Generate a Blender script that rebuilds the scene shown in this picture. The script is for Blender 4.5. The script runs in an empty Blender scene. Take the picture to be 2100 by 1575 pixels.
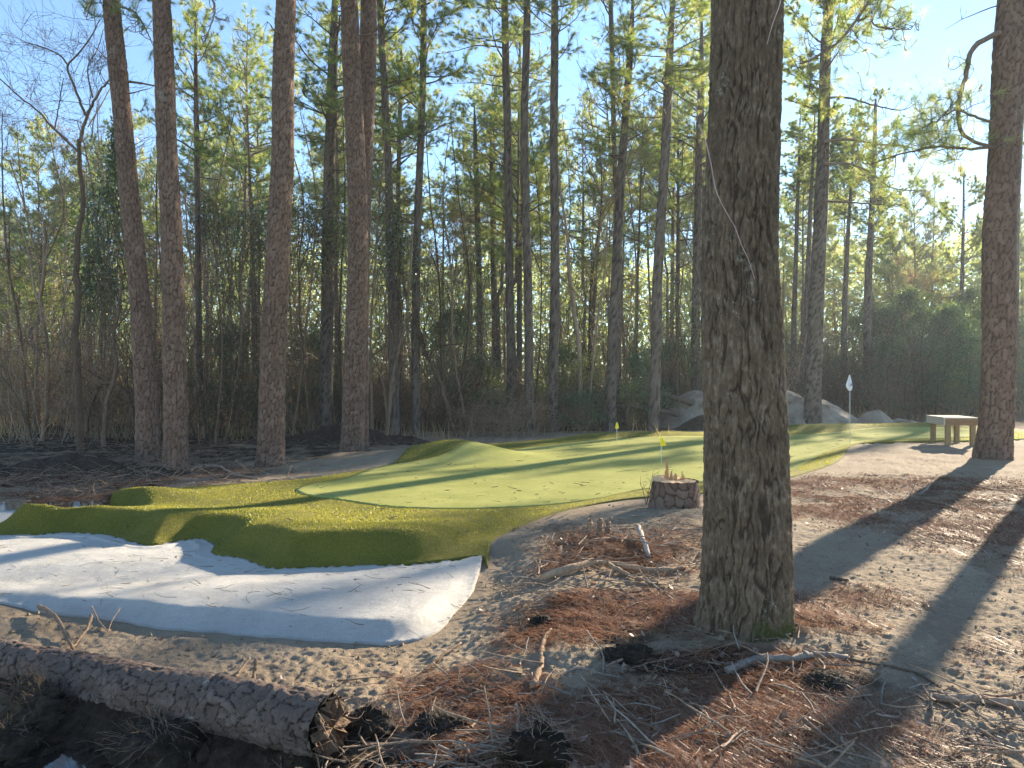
import bpy, math, random
import numpy as np
from mathutils import Vector, Matrix, noise as mnoise
from mathutils.geometry import delaunay_2d_cdt
R = math.radians
PI = math.pi
rng = np.random.default_rng(7)
random.seed(7)
scene = bpy.context.scene
COL = scene.collection

# ------------------------------------------------------------------ camera
CAMZ = 1.7
FP, U0, V0 = 1500.0, 1050.0, 787.0
cd = bpy.data.cameras.new('camera'); cam = bpy.data.objects.new('camera', cd); COL.objects.link(cam)
cd.sensor_width = 36.0; cd.lens = 36.0 * FP / 2100.0
cd.clip_start = 0.05; cd.clip_end = 2000
cam.location = (0, 0, CAMZ); cam.rotation_euler = (R(90), 0, 0)
scene.camera = cam

# ------------------------------------------------------------------ light
SUN_EL, SUN_AZ = R(18.0), R(40.0)          # azimuth measured from +Y towards +X
world = bpy.data.worlds.new('World'); scene.world = world; world.use_nodes = True
wn = world.node_tree; wn.nodes.clear()
sky = wn.nodes.new('ShaderNodeTexSky'); sky.sky_type = 'NISHITA'; sky.sun_disc = False
sky.sun_elevation = SUN_EL; sky.sun_rotation = SUN_AZ
sky.air_density = 1.0; sky.dust_density = 0.0; sky.ozone_density = 3.0; sky.altitude = 50
bg = wn.nodes.new('ShaderNodeBackground'); bg.inputs[1].default_value = 0.10
wo = wn.nodes.new('ShaderNodeOutputWorld')
wn.links.new(sky.outputs[0], bg.inputs[0]); wn.links.new(bg.outputs[0], wo.inputs[0])
ld = bpy.data.lights.new('sun', 'SUN'); ld.energy = 5.0; ld.angle = R(0.5); ld.color = (1.0, 0.86, 0.66)
sun = bpy.data.objects.new('sun', ld); COL.objects.link(sun)
sdir = Vector((math.sin(SUN_AZ) * math.cos(SUN_EL), math.cos(SUN_AZ) * math.cos(SUN_EL), math.sin(SUN_EL)))
sun.rotation_euler = sdir.to_track_quat('Z', 'Y').to_euler()
scene.view_settings.view_transform = 'Standard'; scene.view_settings.look = 'None'
scene.view_settings.exposure = 1.85; scene.view_settings.gamma = 1.0
scene.view_settings.use_curve_mapping = False
scene.render.resolution_x = 1024; scene.render.resolution_y = 768
scene.cycles.max_bounces = 6; scene.cycles.transparent_max_bounces = 8

# ------------------------------------------------------------------ numeric helpers
def P3(u, v, D):
    return np.array([(u - U0) / FP * D, D, CAMZ - (v - V0) / FP * D])
def hash2(ix, iy, s=0):
    h = (ix.astype(np.int64) * 374761393 + iy.astype(np.int64) * 668265263 + s * 1274126177) & 0xffffffff
    h = ((h ^ (h >> 13)) * 1274126177) & 0xffffffff
    h = (h ^ (h >> 16)) & 0xffffffff
    return (h & 0xffffff) / float(0xffffff)
def vnoise(x, y, s=0):
    ix = np.floor(x); iy = np.floor(y); fx = x - ix; fy = y - iy
    fx = fx * fx * (3 - 2 * fx); fy = fy * fy * (3 - 2 * fy)
    a = hash2(ix, iy, s); b = hash2(ix + 1, iy, s); c = hash2(ix, iy + 1, s); d = hash2(ix + 1, iy + 1, s)
    return (a + (b - a) * fx) * (1 - fy) + (c + (d - c) * fx) * fy
def fbm(x, y, o=4, s=0):
    x = np.asarray(x, float); y = np.asarray(y, float)
    t = 0; a = 0.5; n = 0
    for i in range(o):
        t = t + a * (vnoise(x, y, s + i) * 2 - 1); n += a; a *= 0.5; x = x * 2.03 + 7.1; y = y * 2.03 + 3.3
    return t / n
def worley(x, y, px=None, s=0, jit=0.85):
    ix = np.floor(x); iy = np.floor(y)
    f1 = np.full(x.shape, 9.0); f2 = np.full(x.shape, 9.0); cid = np.zeros(x.shape)
    for dx in (-1, 0, 1):
        for dy in (-1, 0, 1):
            cx = ix + dx; cy = iy + dy
            hx = np.mod(cx, px) if px else cx
            ax = cx + 0.5 + (hash2(hx, cy, s) - 0.5) * jit; ay = cy + 0.5 + (hash2(hx, cy, s + 5) - 0.5) * jit
            d = np.hypot(x - ax, y - ay); c = hash2(hx, cy, s + 9)
            near = d < f1
            f2 = np.where(near, f1, np.minimum(f2, d)); cid = np.where(near, c, cid); f1 = np.where(near, d, f1)
    return f1, f2, cid
def sstep(a, b, x):
    t = np.clip((x - a) / (b - a), 0, 1); return t * t * (3 - 2 * t)
def pdist(poly, x, y):
    """signed distance, positive inside"""
    x = np.asarray(x, float); y = np.asarray(y, float)
    d = np.full(x.shape, 1e9); ins = np.zeros(x.shape, bool)
    n = len(poly)
    for i in range(n):
        x0, y0 = poly[i]; x1, y1 = poly[(i + 1) % n]
        ex, ey = x1 - x0, y1 - y0; L = ex * ex + ey * ey + 1e-12
        t = np.clip(((x - x0) * ex + (y - y0) * ey) / L, 0, 1)
        d = np.minimum(d, np.hypot(x - x0 - t * ex, y - y0 - t * ey))
        c = (y0 > y) != (y1 > y)
        if y1 != y0: ins ^= c & (x < ex * (y - y0) / (y1 - y0) + x0)
    return np.where(ins, d, -d)
def smooth_poly(pts, k=4, closed=True):
    """Catmull-Rom"""
    pts = [np.array(p, float) for p in pts]; n = len(pts); out = []
    rng_ = range(n) if closed else range(n - 1)
    for i in rng_:
        if closed: p0, p1, p2, p3 = pts[(i - 1) % n], pts[i], pts[(i + 1) % n], pts[(i + 2) % n]
        else: p0, p1, p2, p3 = pts[max(i - 1, 0)], pts[i], pts[i + 1], pts[min(i + 2, n - 1)]
        for j in range(k):
            t = j / k
            out.append(0.5 * ((2 * p1) + (-p0 + p2) * t + (2 * p0 - 5 * p1 + 4 * p2 - p3) * t * t + (-p0 + 3 * p1 - 3 * p2 + p3) * t ** 3))
    if not closed: out.append(pts[-1])
    return out

# ------------------------------------------------------------------ terrain
GAUSS = [ # x, y, sx, sy, h
    (-1.25, 16.5, 1.25, 0.85, 0.36), (-3.2, 16.0, 1.6, 0.8, 0.08),
    (4.6, 23.4, 2.4, 0.8, 0.13), (11.0, 26.0, 3.0, 0.9, 0.22), (15.5, 26.4, 2.6, 0.9, 0.24),
    (-5.35, 10.7, 0.7, 0.45, 0.14), (12.5, 19.2, 4.0, 1.6, 0.07),
    (1.75, 5.0, 0.7, 0.6, 0.10), (2.3, 8.9, 1.3, 1.1, 0.10), (1.0, 7.6, 0.8, 0.7, 0.05),
    (-3.4, 17.2, 2.2, 0.6, 0.10),
    (1.55, 3.5, 0.35, 0.25, 0.07), (0.1, 3.45, 0.3, 0.2, 0.08), (-0.55, 3.5, 0.25, 0.2, 0.07),
]
def wg(u, v, z=0.0):
    D = (CAMZ - z) * FP / (v - V0); return ((u - U0) / FP * D, D)
SZ = -0.12
# plan outline of the white bunker
sand_back = [(-260, 1092), (-60, 1096), (60, 1097), (130, 1093), (215, 1097), (300, 1117), (350, 1112), (410, 1105), (440, 1118), (437, 1135), (500, 1146), (560, 1165), (650, 1163), (750, 1160), (850, 1157), (920, 1150), (985, 1143)]
sand_front = [(988, 1160), (975, 1205), (935, 1255), (890, 1300), (800, 1318), (700, 1312), (600, 1305), (500, 1300), (400, 1292), (300, 1282), (200, 1265), (100, 1255), (0, 1235), (-260, 1215)]
SAND = [wg(u, v, SZ) for u, v in sand_back] + [wg(u, v, -0.18) for u, v in sand_front]
SAND = [tuple(p) for p in smooth_poly(SAND, 5)]
SAND = [(x + .035 * float(fbm(x * 5, y * 5, 3, 6)), y + .05 * float(fbm(x * 4 + 9, y * 4, 3, 7))) if y < 6.7 else (x, y) for x, y in SAND]
# second cove of white sand behind the left tongue of turf
COVE = [tuple(p) for p in smooth_poly([wg(-260, 1050, -.1), wg(-100, 1048, -.1), wg(60, 1044, -.1), wg(180, 1040, -.05), wg(252, 1040, -.05), wg(265, 1052, -.05), wg(200, 1062, -.05), wg(110, 1066, -.05), wg(45, 1070, -.1), wg(10, 1080, -.1), wg(-40, 1083, -.1), wg(-260, 1080, -.1)], 3)]
NSB = len(sand_back)

def trench(x, y):
    """ditch on the camera side of the fallen log (log line from (-3.6,4.9) to (-1.0,3.75))"""
    t = (y - 3.75) * 2.6 + (x + 1.0) * 1.15     # >0 behind the log
    d = t / math.hypot(2.6, 1.15)
    side = sstep(-0.75, -1.15, x)
    return side * sstep(0.0, -0.28, d)
def Hbase(x, y):
    x = np.asarray(x, float); y = np.asarray(y, float)
    z = np.zeros(np.broadcast(x, y).shape)
    for gx, gy, sx, sy, h in GAUSS:
        z = z + h * np.exp(-((x - gx) / sx) ** 2 - ((y - gy) / sy) ** 2)
    lo = sstep(8.6, 6.6, y) * sstep(0.6, -.7, x)          # low ground round the bunker
    z = z - 0.19 * lo
    z = z - 0.05 * sstep(4.6, 3.6, y) * sstep(1.0, -.5, x)
    return z
def Hland(x, y):
    """landform without fine roughness"""
    x = np.asarray(x, float); y = np.asarray(y, float)
    z = Hbase(x, y)
    dt = pdist(TURF, x, y); ds = -pdist(SAND, x, y); dc = -pdist(COVE, x, y)
    inside = np.where(dt >= -1e-4, 1.0, sstep(-0.12, 0.0, dt) * (ds > .05))
    u = U0 + FP * x / np.maximum(y, .5)
    A = 0.10 + 0.10 * np.exp(-((u - 110) / 120) ** 2) - 0.035 * np.exp(-((u - 470) / 55) ** 2) - 0.03 * np.exp(-((u - 240) / 60) ** 2) + 0.03 * np.exp(-((u - 700) / 200) ** 2) - 0.17 * sstep(850, 1000, u)
    near = sstep(10.2, 9.0, y)
    face = sstep(0.0, 0.42, ds)
    lip = A * np.exp(-(np.maximum(ds - 0.42, 0) / 0.9) ** 2) * near
    lo = sstep(8.6, 6.6, y) * sstep(0.6, -.7, x)
    zt = z + 0.19 * lo * (1 - sstep(-1.3, -.25, x) * sstep(8.6, 7.7, y)) + 0.03 + lip
    zt = SZ + (zt - SZ) * np.where(near > 0, 1 - near + near * face, 1)
    facec = sstep(0.0, 0.30, dc)
    zt = np.where(dc < 1.0, -0.1 + (zt + 0.1) * facec, zt)
    zl = SZ - .02; z = np.where((z > zl) & (y < 9), zl + (z - zl) * sstep(-.02, .55, ds), z)
    z = z * (1 - inside) + zt * inside
    # white sand sheet: slight roll down at its open edge
    si = pdist(SAND, x, y)
    bowl = SZ - .012 + (0.03 * np.sin(x * 1.3 + 1) * np.sin(y * 1.7) + 0.05 * sstep(6.9, 5.9, y)) * sstep(.05, .7, -dt)
    zs = (z * 0 + bowl)
    edge = sstep(0.0, 0.22, si)
    fr = sstep(0.25, 0.0, dt)   # keep the back edge against the turf flat
    zb = Hbase(x, y) - .0; e2_ = np.maximum(edge, sstep(-.45, -.05, dt) * sstep(-.1, -.6, x)); zs = zb + (bowl - zb) * e2_
    z = np.where((si > 0) & (dt < 0.0), zs, z)
    ci = pdist(COVE, x, y)
    z = np.where((ci > 0) & (dt < 0), -0.115, z)
    tr = trench(x, y)
    z = z * (1 - tr) + (-0.375) * tr
    return z
def rough(x, y):
    x = np.asarray(x, float); y = np.asarray(y, float)
    dt = pdist(TURF, x, y); si = np.maximum(pdist(SAND, x, y), pdist(COVE, x, y))
    m = sstep(0.03, -0.25, np.maximum(dt, si))
    far = sstep(20, 28, y)
    lum = 0.035 * fbm(x * 1.7, y * 1.7, 3, 3) + 0.020 * fbm(x * 6, y * 6, 3, 11) + 0.016 * (1 - np.abs(fbm(x * 11, y * 11, 3, 21))) ** 3 * (0.4 + 0.6 * (vnoise(x * .8, y * .8, 5)))
    lum = lum + 0.011 * fbm(x * 30, y * 30, 2, 31) * sstep(11, 6, y)
    lum = lum + 0.10 * far * fbm(x * .35, y * .35, 3, 41) + trench(x, y) * 0.13 * fbm(x * 2.6, y * 2.6, 4, 77)
    dark = darkm(x, y)
    lum = lum + dark * (0.05 * fbm(x * 7, y * 7, 4, 51))
    return (lum * m) - 0.004
def mask(lst, x, y):
    m = np.zeros(np.broadcast(x, y).shape)
    for u, v, a, b, w in lst:
        cx, cy = wg(u, v)
        m = np.maximum(m, w * np.exp(-((x - cx) / a) ** 4 - ((y - cy) / b) ** 4))
    return m
LITTER = [(1280, 1480, 1.0, .55, 1), (1000, 1420, .55, .35, .9), (1650, 1480, .8, .4, 1), (1250, 1260, .9, .7, .8), (1300, 1130, 1.1, 1.2, .6),
          (1900, 1010, 3.3, 2.4, .85), (1800, 1060, 1.5, 1.2, .7), (2000, 1060, 1.6, 1.6, .9), (1700, 1230, .8, .4, .5), (1480, 1390, .8, .35, .9), (2050, 1180, .5, .4, .4), (1560, 1550, 1.0, .3, 1), (1650, 1290, .6, .3, .8),
          (1850, 940, 3, 1.5, .35), (60, 985, 4.0, 3.0, .9), (350, 930, 4, 3, .5), (900, 1350, .5, .3, .5), (2250, 1100, 2.5, 2.5, .8), (2300, 1400, 1.5, 1, .4)]
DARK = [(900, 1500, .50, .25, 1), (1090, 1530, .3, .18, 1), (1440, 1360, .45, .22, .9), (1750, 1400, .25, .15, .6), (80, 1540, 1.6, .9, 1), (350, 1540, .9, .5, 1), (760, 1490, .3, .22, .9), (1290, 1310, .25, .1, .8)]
def litterm(x, y):
    m = mask(LITTER, x, y)
    n = fbm(x * 1.6, y * 1.6, 3, 61)
    m = np.clip(m * (0.75 + 0.9 * n), 0, 1)
    return np.where(y > 27, 0.8 + 0.2 * n, m)
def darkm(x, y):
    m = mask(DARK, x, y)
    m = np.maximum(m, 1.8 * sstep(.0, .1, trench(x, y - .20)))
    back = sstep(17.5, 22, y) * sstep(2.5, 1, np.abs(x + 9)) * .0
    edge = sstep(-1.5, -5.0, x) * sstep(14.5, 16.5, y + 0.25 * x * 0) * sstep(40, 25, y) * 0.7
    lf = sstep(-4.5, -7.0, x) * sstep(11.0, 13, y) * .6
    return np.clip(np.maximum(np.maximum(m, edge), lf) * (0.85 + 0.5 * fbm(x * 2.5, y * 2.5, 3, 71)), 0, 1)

turf_px_right = [(1000, 1140), (1002, 1118), (1012, 1100), (1050, 1085), (1150, 1056), (1250, 1036), (1320, 1026), (1440, 1016), (1540, 1000), (1610, 985), (1655, 973), (1720, 948), (1745, 920), (1800, 911)]
TURF = [wg(u, v, SZ) for u, v in sand_back[1:]] + [wg(u, v) for u, v in turf_px_right] + [
    (13.2, 21.2), (15.6, 22.2), (17.3, 24.0), (17.6, 26.0), (16.2, 27.4), (13.5, 27.6), (10.6, 26.9), (9.6, 25.9), (7.5, 24.9), (5.0, 24.6), (2.6, 23.7), (.8, 21.6), (-0.6, 20.2), (-1.7, 18.6), (-2.3, 17.6)] + [
    wg(845, 938), wg(800, 958), wg(700, 975), wg(610, 988), wg(500, 996), wg(400, 1003), wg(300, 1012), wg(240, 1024), wg(215, 1036)] + [
    wg(252, 1038, -.05), wg(268, 1052, -.05), wg(200, 1064, -.05), wg(110, 1068, -.05), wg(45, 1073, -.1), wg(5, 1084, -.1)]
TURF = [tuple(p) for p in smooth_poly(TURF, 4)]
GREEN = [wg(u, v, .03) for u, v in [(608, 1006), (622, 1016), (700, 1028), (800, 1042), (950, 1046), (1100, 1041), (1200, 1030), (1320, 1006), (1440, 992), (1540, 985), (1610, 972), (1650, 953), (1690, 930), (1750, 914), (1800, 905)]] + [
    (13.6, 22.4), (15.4, 23.3), (16.3, 24.3), (16.2, 25.2), (14.5, 25.6), (12.6, 25.4), (10.8, 24.6), (9.0, 23.5), (7.4, 22.7), (5.0, 22.5), (3.0, 22.0), (1.6, 20.6), (0.4, 19.0), (-.3, 17.6), (-.75, 16.7)] + [
    (-1.5, 15.6), (-2.6, 14.6)] + [wg(700, 984, .04), wg(640, 995, .03)]
GREEN = [tuple(p) for p in smooth_poly(GREEN, 4)]
def H(x, y):
    return Hland(x, y) + rough(x, y)
def h1(x, y):
    return float(H(np.array([x]), np.array([y]))[0])
def G(u, v, off=0.0):
    """point where the line of sight through a photo position meets the ground"""
    D = np.linspace(2.4, 70, 3000)
    x = (u - U0) / FP * D; z = CAMZ - (v - V0) / FP * D
    g = Hland(x, D); i = np.argmax(z <= g)
    if z[i] > g[i]: i = len(D) - 1
    return np.array([x[i], D[i], h1(x[i], D[i]) + off])

# ------------------------------------------------------------------ mesh helpers
def build(name, V, T=None, Q=None, mat=None, parent=None, smooth=True, attrs=None, mats=None, tmat=None, qmat=None):
    me = bpy.data.meshes.new(name)
    V = np.asarray(V, np.float32)
    T = np.zeros((0, 3), np.int32) if T is None else np.asarray(T, np.int32)
    Q = np.zeros((0, 4), np.int32) if Q is None else np.asarray(Q, np.int32)
    nt, nq = len(T), len(Q)
    me.vertices.add(len(V)); me.vertices.foreach_set('co', V.ravel())
    loops = np.concatenate([T.ravel(), Q.ravel()]).astype(np.int32)
    me.loops.add(len(loops)); me.loops.foreach_set('vertex_index', loops)
    st = np.concatenate([np.arange(nt) * 3, nt * 3 + np.arange(nq) * 4]).astype(np.int32)
    me.polygons.add(nt + nq); me.polygons.foreach_set('loop_start', st)
    try: me.polygons.foreach_set('loop_total', np.concatenate([np.full(nt, 3), np.full(nq, 4)]).astype(np.int32))
    except Exception: pass
    me.polygons.foreach_set('use_smooth', np.full(nt + nq, smooth, bool))
    for m in (mats or ([mat] if mat else [])): me.materials.append(m)
    if mats is not None and (tmat is not None or qmat is not None):
        mi = np.concatenate([tmat if tmat is not None else np.zeros(nt), qmat if qmat is not None else np.zeros(nq)]).astype(np.int32)
        me.polygons.foreach_set('material_index', mi)
    if attrs:
        for k, a in attrs.items():
            at = me.attributes.new(k, 'FLOAT', 'POINT'); at.data.foreach_set('value', np.asarray(a, np.float32))
    me.update(calc_edges=True)
    o = bpy.data.objects.new(name, me); COL.objects.link(o)
    if parent: o.parent = parent
    return o
def tag(o, label=None, cat=None, group=None, kind=None):
    if label: o['label'] = label
    if cat: o['category'] = cat
    if group: o['group'] = group
    if kind: o['kind'] = kind
    return o
def empty(name, loc=(0, 0, 0)):
    o = bpy.data.objects.new(name, None); COL.objects.link(o); o.location = loc; o.empty_display_size = .2; return o
def inst(src, parent, loc=(0, 0, 0), rot=(0, 0, 0), scale=1.0):
    o = src.copy(); COL.objects.link(o); o.parent = parent; o.location = loc; o.rotation_euler = rot
    o.scale = (scale,) * 3 if np.isscalar(scale) else scale
    return o
class Acc:
    def __init__(s): s.V = []; s.T = []; s.Q = []; s.n = 0; s.A = []
    def add(s, V, T=None, Q=None, a=None):
        s.V.append(V)
        if T is not None and len(T): s.T.append(np.asarray(T) + s.n)
        if Q is not None and len(Q): s.Q.append(np.asarray(Q) + s.n)
        s.A.append(np.full(len(V), a if a is not None else 0.0) if (a is None or np.isscalar(a)) else a)
        s.n += len(V)
    def tube(s, pts, rad, k=5, cap=False, a=None):
        pts = np.asarray(pts, float); n = len(pts)
        rad = np.full(n, rad) if np.isscalar(rad) else np.asarray(rad, float)
        t = np.gradient(pts, axis=0); t /= (np.linalg.norm(t, axis=1, keepdims=True) + 1e-9)
        m = pts[-1] - pts[0]; ref = np.zeros(3); ref[int(np.argmin(np.abs(m)))] = 1
        a1 = np.cross(t, ref); a1 /= (np.linalg.norm(a1, axis=1, keepdims=True) + 1e-9); a2 = np.cross(t, a1)
        th = np.arange(k) * 2 * PI / k
        V = pts[:, None, :] + rad[:, None, None] * (np.cos(th)[None, :, None] * a1[:, None, :] + np.sin(th)[None, :, None] * a2[:, None, :])
        i = np.arange(n - 1)[:, None] * k; j = np.arange(k)[None, :]; j2 = (j + 1) % k
        Q = np.stack([i + j, i + j2, i + k + j2, i + k + j], -1).reshape(-1, 4)
        V = V.reshape(-1, 3); T = None
        if cap:
            V = np.vstack([V, pts[0], pts[-1]]); c0 = n * k; jj = np.arange(k)
            T = np.vstack([np.stack([np.full(k, c0), (jj + 1) % k, jj], 1), np.stack([np.full(k, c0 + 1), (n - 1) * k + jj, (n - 1) * k + (jj + 1) % k], 1)])
        s.add(V, T, Q, a)
    def box(s, c, size, rz=0, a=None, bev=0.0):
        sx, sy, sz = [d / 2 for d in size]
        V = np.array([[x, y, z] for x in (-sx, sx) for y in (-sy, sy) for z in (-sz, sz)])
        cs, sn = math.cos(rz), math.sin(rz)
        V = np.stack([V[:, 0] * cs - V[:, 1] * sn, V[:, 0] * sn + V[:, 1] * cs, V[:, 2]], 1) + np.array(c)
        s.add(V, None, [[0, 1, 3, 2], [4, 6, 7, 5], [0, 4, 5, 1], [2, 3, 7, 6], [0, 2, 6, 4], [1, 5, 7, 3]], a)
    def build(s, name, mat=None, parent=None, smooth=True, attr=None):
        V = np.vstack(s.V); T = np.vstack(s.T) if s.T else None; Q = np.vstack(s.Q) if s.Q else None
        return build(name, V, T, Q, mat, parent, smooth, {attr: np.concatenate(s.A)} if attr else None)

# ------------------------------------------------------------------ materials
class NT:
    def __init__(s, name):
        s.m = bpy.data.materials.new(name); s.m.use_nodes = True; s.t = s.m.node_tree; s.t.nodes.clear()
        s.out = s.n('ShaderNodeOutputMaterial')
    def n(s, t, **k):
        x = s.t.nodes.new(t)
        for a, b in k.items(): setattr(x, a, b)
        return x
    def l(s, a, b): s.t.links.new(a, b)
    def set(s, sock, v):
        if hasattr(v, 'is_output') or hasattr(v, 'links'): s.l(v, sock)
        else: sock.default_value = v
    def coord(s, kind='Object', scale=(1, 1, 1)):
        c = s.n('ShaderNodeTexCoord'); m = s.n('ShaderNodeMapping'); m.inputs['Scale'].default_value = scale
        s.l(c.outputs[kind], m.inputs[0]); return m.outputs[0]
    def world(s, scale=(1, 1, 1)):
        c = s.n('ShaderNodeNewGeometry'); m = s.n('ShaderNodeMapping'); m.inputs['Scale'].default_value = scale
        s.l(c.outputs['Position'], m.inputs[0]); return m.outputs[0]
    def noise(s, vec, sc, det=4, rough=.6):
        x = s.n('ShaderNodeTexNoise'); x.inputs['Scale'].default_value = sc; x.inputs['Detail'].default_value = det; x.inputs['Roughness'].default_value = rough
        s.l(vec, x.inputs['Vector']); return x.outputs[0]
    def ramp(s, f, stops, interp='LINEAR'):
        r = s.n('ShaderNodeValToRGB'); e = r.color_ramp.elements; r.color_ramp.interpolation = interp
        while len(e) < len(stops): e.new(0.5)
        for i, (p, c) in enumerate(stops):
            e[i].position = p; e[i].color = tuple(c) + (1,) if len(c) == 3 else c
        s.l(f, r.inputs[0]); return r.outputs[0]
    def mix(s, f, a, b, mode='MIX'):
        x = s.n('ShaderNodeMix', data_type='RGBA', blend_type=mode)
        s.set(x.inputs[0], f)
        for sock, v in ((x.inputs[6], a), (x.inputs[7], b)):
            if isinstance(v, tuple): sock.default_value = v + (1,) if len(v) == 3 else v
            else: s.l(v, sock)
        return x.outputs[2]
    def math(s, op, a, b=0.0):
        x = s.n('ShaderNodeMath', operation=op); s.set(x.inputs[0], a); s.set(x.inputs[1], b); return x.outputs[0]
    def attr(s, name):
        x = s.n('ShaderNodeAttribute'); x.attribute_name = name; return x.outputs['Fac']
    def objrand(s):
        return s.n('ShaderNodeObjectInfo').outputs['Random']
    def bump(s, h, dist=.01, st=1.0):
        b = s.n('ShaderNodeBump'); b.inputs['Distance'].default_value = dist; b.inputs['Strength'].default_value = st; s.l(h, b.inputs['Height']); return b.outputs[0]
    def princ(s, col, rough=.9, normal=None, spec=.2, **k):
        p = s.n('ShaderNodeBsdfPrincipled')
        if isinstance(col, tuple): p.inputs['Base Color'].default_value = col + (1,)
        else: s.l(col, p.inputs['Base Color'])
        s.set(p.inputs['Roughness'], rough); p.inputs['Specular IOR Level'].default_value = spec
        if normal is not None: s.l(normal, p.inputs['Normal'])
        for a, b in k.items(): s.set(p.inputs[a.replace('_', ' ')], b)
        s.l(p.outputs[0], s.out.inputs[0]); return p
    def leaf(s, col, tcol, f=.5, normal=None, gloss=.06):
        d = s.n('ShaderNodeBsdfDiffuse'); t = s.n('ShaderNodeBsdfTranslucent'); g = s.n('ShaderNodeBsdfGlossy'); g.inputs['Roughness'].default_value = .35
        for n_, c in ((d, col), (t, tcol)):
            if isinstance(c, tuple): n_.inputs['Color'].default_value = c + (1,)
            else: s.l(c, n_.inputs['Color'])
        if normal is not None: s.l(normal, d.inputs['Normal'])
        m = s.n('ShaderNodeMixShader'); m.inputs[0].default_value = f; s.l(d.outputs[0], m.inputs[1]); s.l(t.outputs[0], m.inputs[2])
        m2 = s.n('ShaderNodeMixShader'); m2.inputs[0].default_value = gloss; s.l(m.outputs[0], m2.inputs[1]); s.l(g.outputs[0], m2.inputs[2])
        s.l(m2.outputs[0], s.out.inputs[0])
M = {}
def mk_ground():
    n = NT('soil'); w = n.world()
    n1 = n.noise(w, 1.3, 6); n2 = n.noise(w, 14, 5, .7); n3 = n.noise(w, 90, 3, .7)
    sand = n.ramp(n1, [(.25, (.27, .20, .13)), (.5, (.37, .285, .19)), (.75, (.46, .37, .26))])
    sand = n.mix(n.math('MULTIPLY', n2, .75), sand, (.20, .155, .11)); 
    sp = n.ramp(n3, [(.35, (.55, .55, .55)), (.6, (1.0, 1.0, 1.0))]); sand = n.mix(.6, sand, sp, 'MULTIPLY')
    lit = n.ramp(n.noise(w, 25, 5, .75), [(.3, (.035, .02, .013)), (.5, (.12, .062, .036)), (.68, (.25, .135, .08)), (.8, (.36, .25, .17))])
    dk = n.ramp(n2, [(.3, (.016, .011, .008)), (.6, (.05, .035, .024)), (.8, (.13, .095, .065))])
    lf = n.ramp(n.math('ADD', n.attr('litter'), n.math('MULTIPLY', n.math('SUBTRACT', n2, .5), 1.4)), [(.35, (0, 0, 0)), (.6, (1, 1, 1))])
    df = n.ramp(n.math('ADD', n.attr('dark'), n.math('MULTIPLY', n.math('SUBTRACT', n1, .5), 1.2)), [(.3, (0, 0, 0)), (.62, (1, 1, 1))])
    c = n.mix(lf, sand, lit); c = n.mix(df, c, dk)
    c = n.mix(n.attr('straw'), c, n.ramp(n2, [(.3, (.30, .22, .11)), (.7, (.5, .40, .22))]))
    hgt = n.math('ADD', n.math('MULTIPLY', n2, .6), n.math('MULTIPLY', n3, .4))
    n.princ(c, .95, n.bump(hgt, .03, 1.0), .1); M['ground'] = n.m
mk_ground()
def mk_sand():
    n = NT('white_sand'); w = n.world()
    a = n.noise(w, 2.0, 5); b = n.noise(w, 160, 3, .8); s_ = n.noise(n.world((1, 4, 1)), 9, 4, .7)
    c = n.ramp(a, [(.3, (.60, .57, .51)), (.6, (.70, .67, .61))])
    c = n.mix(n.ramp(s_, [(.5, (0, 0, 0)), (.75, (.45, .45, .45))]), c, (.46, .41, .35))
    c = n.mix(n.ramp(b, [(.3, (.75, .75, .75)), (.5, (0, 0, 0))]), c, (.26, .235, .21))
    n.princ(c, .9, n.bump(n.math('ADD', b, n.math('MULTIPLY', a, 3.0)), .022, 1.0), .1); M['sand'] = n.m
mk_sand()
def mk_turf():
    n = NT('putting_turf'); w = n.world()
    a = n.noise(w, 1.2, 4); b = n.noise(w, 120, 3, .8); s_ = n.noise(n.world((1, 3.5, 1)), 4, 5, .7)
    c = n.ramp(a, [(.3, (.29, .30, .085)), (.7, (.40, .39, .13))])
    c = n.mix(n.ramp(s_, [(.5, (0, 0, 0)), (.8, (.6, .6, .6))]), c, (.24, .235, .075))
    c = n.mix(n.ramp(b, [(.32, (.8, .8, .8)), (.55, (0, 0, 0))]), c, (.15, .17, .045))
    p = n.princ(c, .95, n.bump(b, .008, .9), .03); M['green'] = n.m
    n = NT('fringe_turf'); w = n.world()
    a = n.noise(w, 1.5, 4); b = n.noise(w, 70, 3, .8)
    c = n.ramp(a, [(.3, (.15, .145, .018)), (.7, (.27, .23, .032))])
    c = n.mix(n.ramp(b, [(.3, (.8, .8, .8)), (.6, (0, 0, 0))]), c, (.045, .06, .012))
    n.princ(c, .85, n.bump(b, .03, 1), .2); M['fringe'] = n.m
    n = NT('turf_blade'); r = n.attr('rnd')
    n.leaf(n.ramp(r, [(0, (.06, .10, .018)), (.6, (.10, .13, .022)), (1, (.20, .20, .05))]), n.ramp(r, [(0, (.30, .33, .025)), (1, (.62, .54, .07))]), .5, gloss=.04); M['blade'] = n.m
mk_turf()
def mk_leaf(name, cols, tcols, f=.5, gloss=.03):
    n = NT(name)
    r = n.math('FRACT', n.math('ADD', n.attr('rnd'), n.math('MULTIPLY', n.objrand(), .35)))
    n.leaf(n.ramp(r, [(0, cols[0]), (.5, cols[1]), (1, cols[2])]), n.ramp(r, [(0, tcols[0]), (.5, tcols[1]), (1, tcols[2])]), f, gloss=gloss)
    return n.m
M['needle'] = mk_leaf('pine_needle', [(.04, .085, .045), (.07, .12, .052), (.14, .16, .055)], [(.22, .34, .07), (.42, .50, .11), (.68, .66, .22)], .6)
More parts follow.
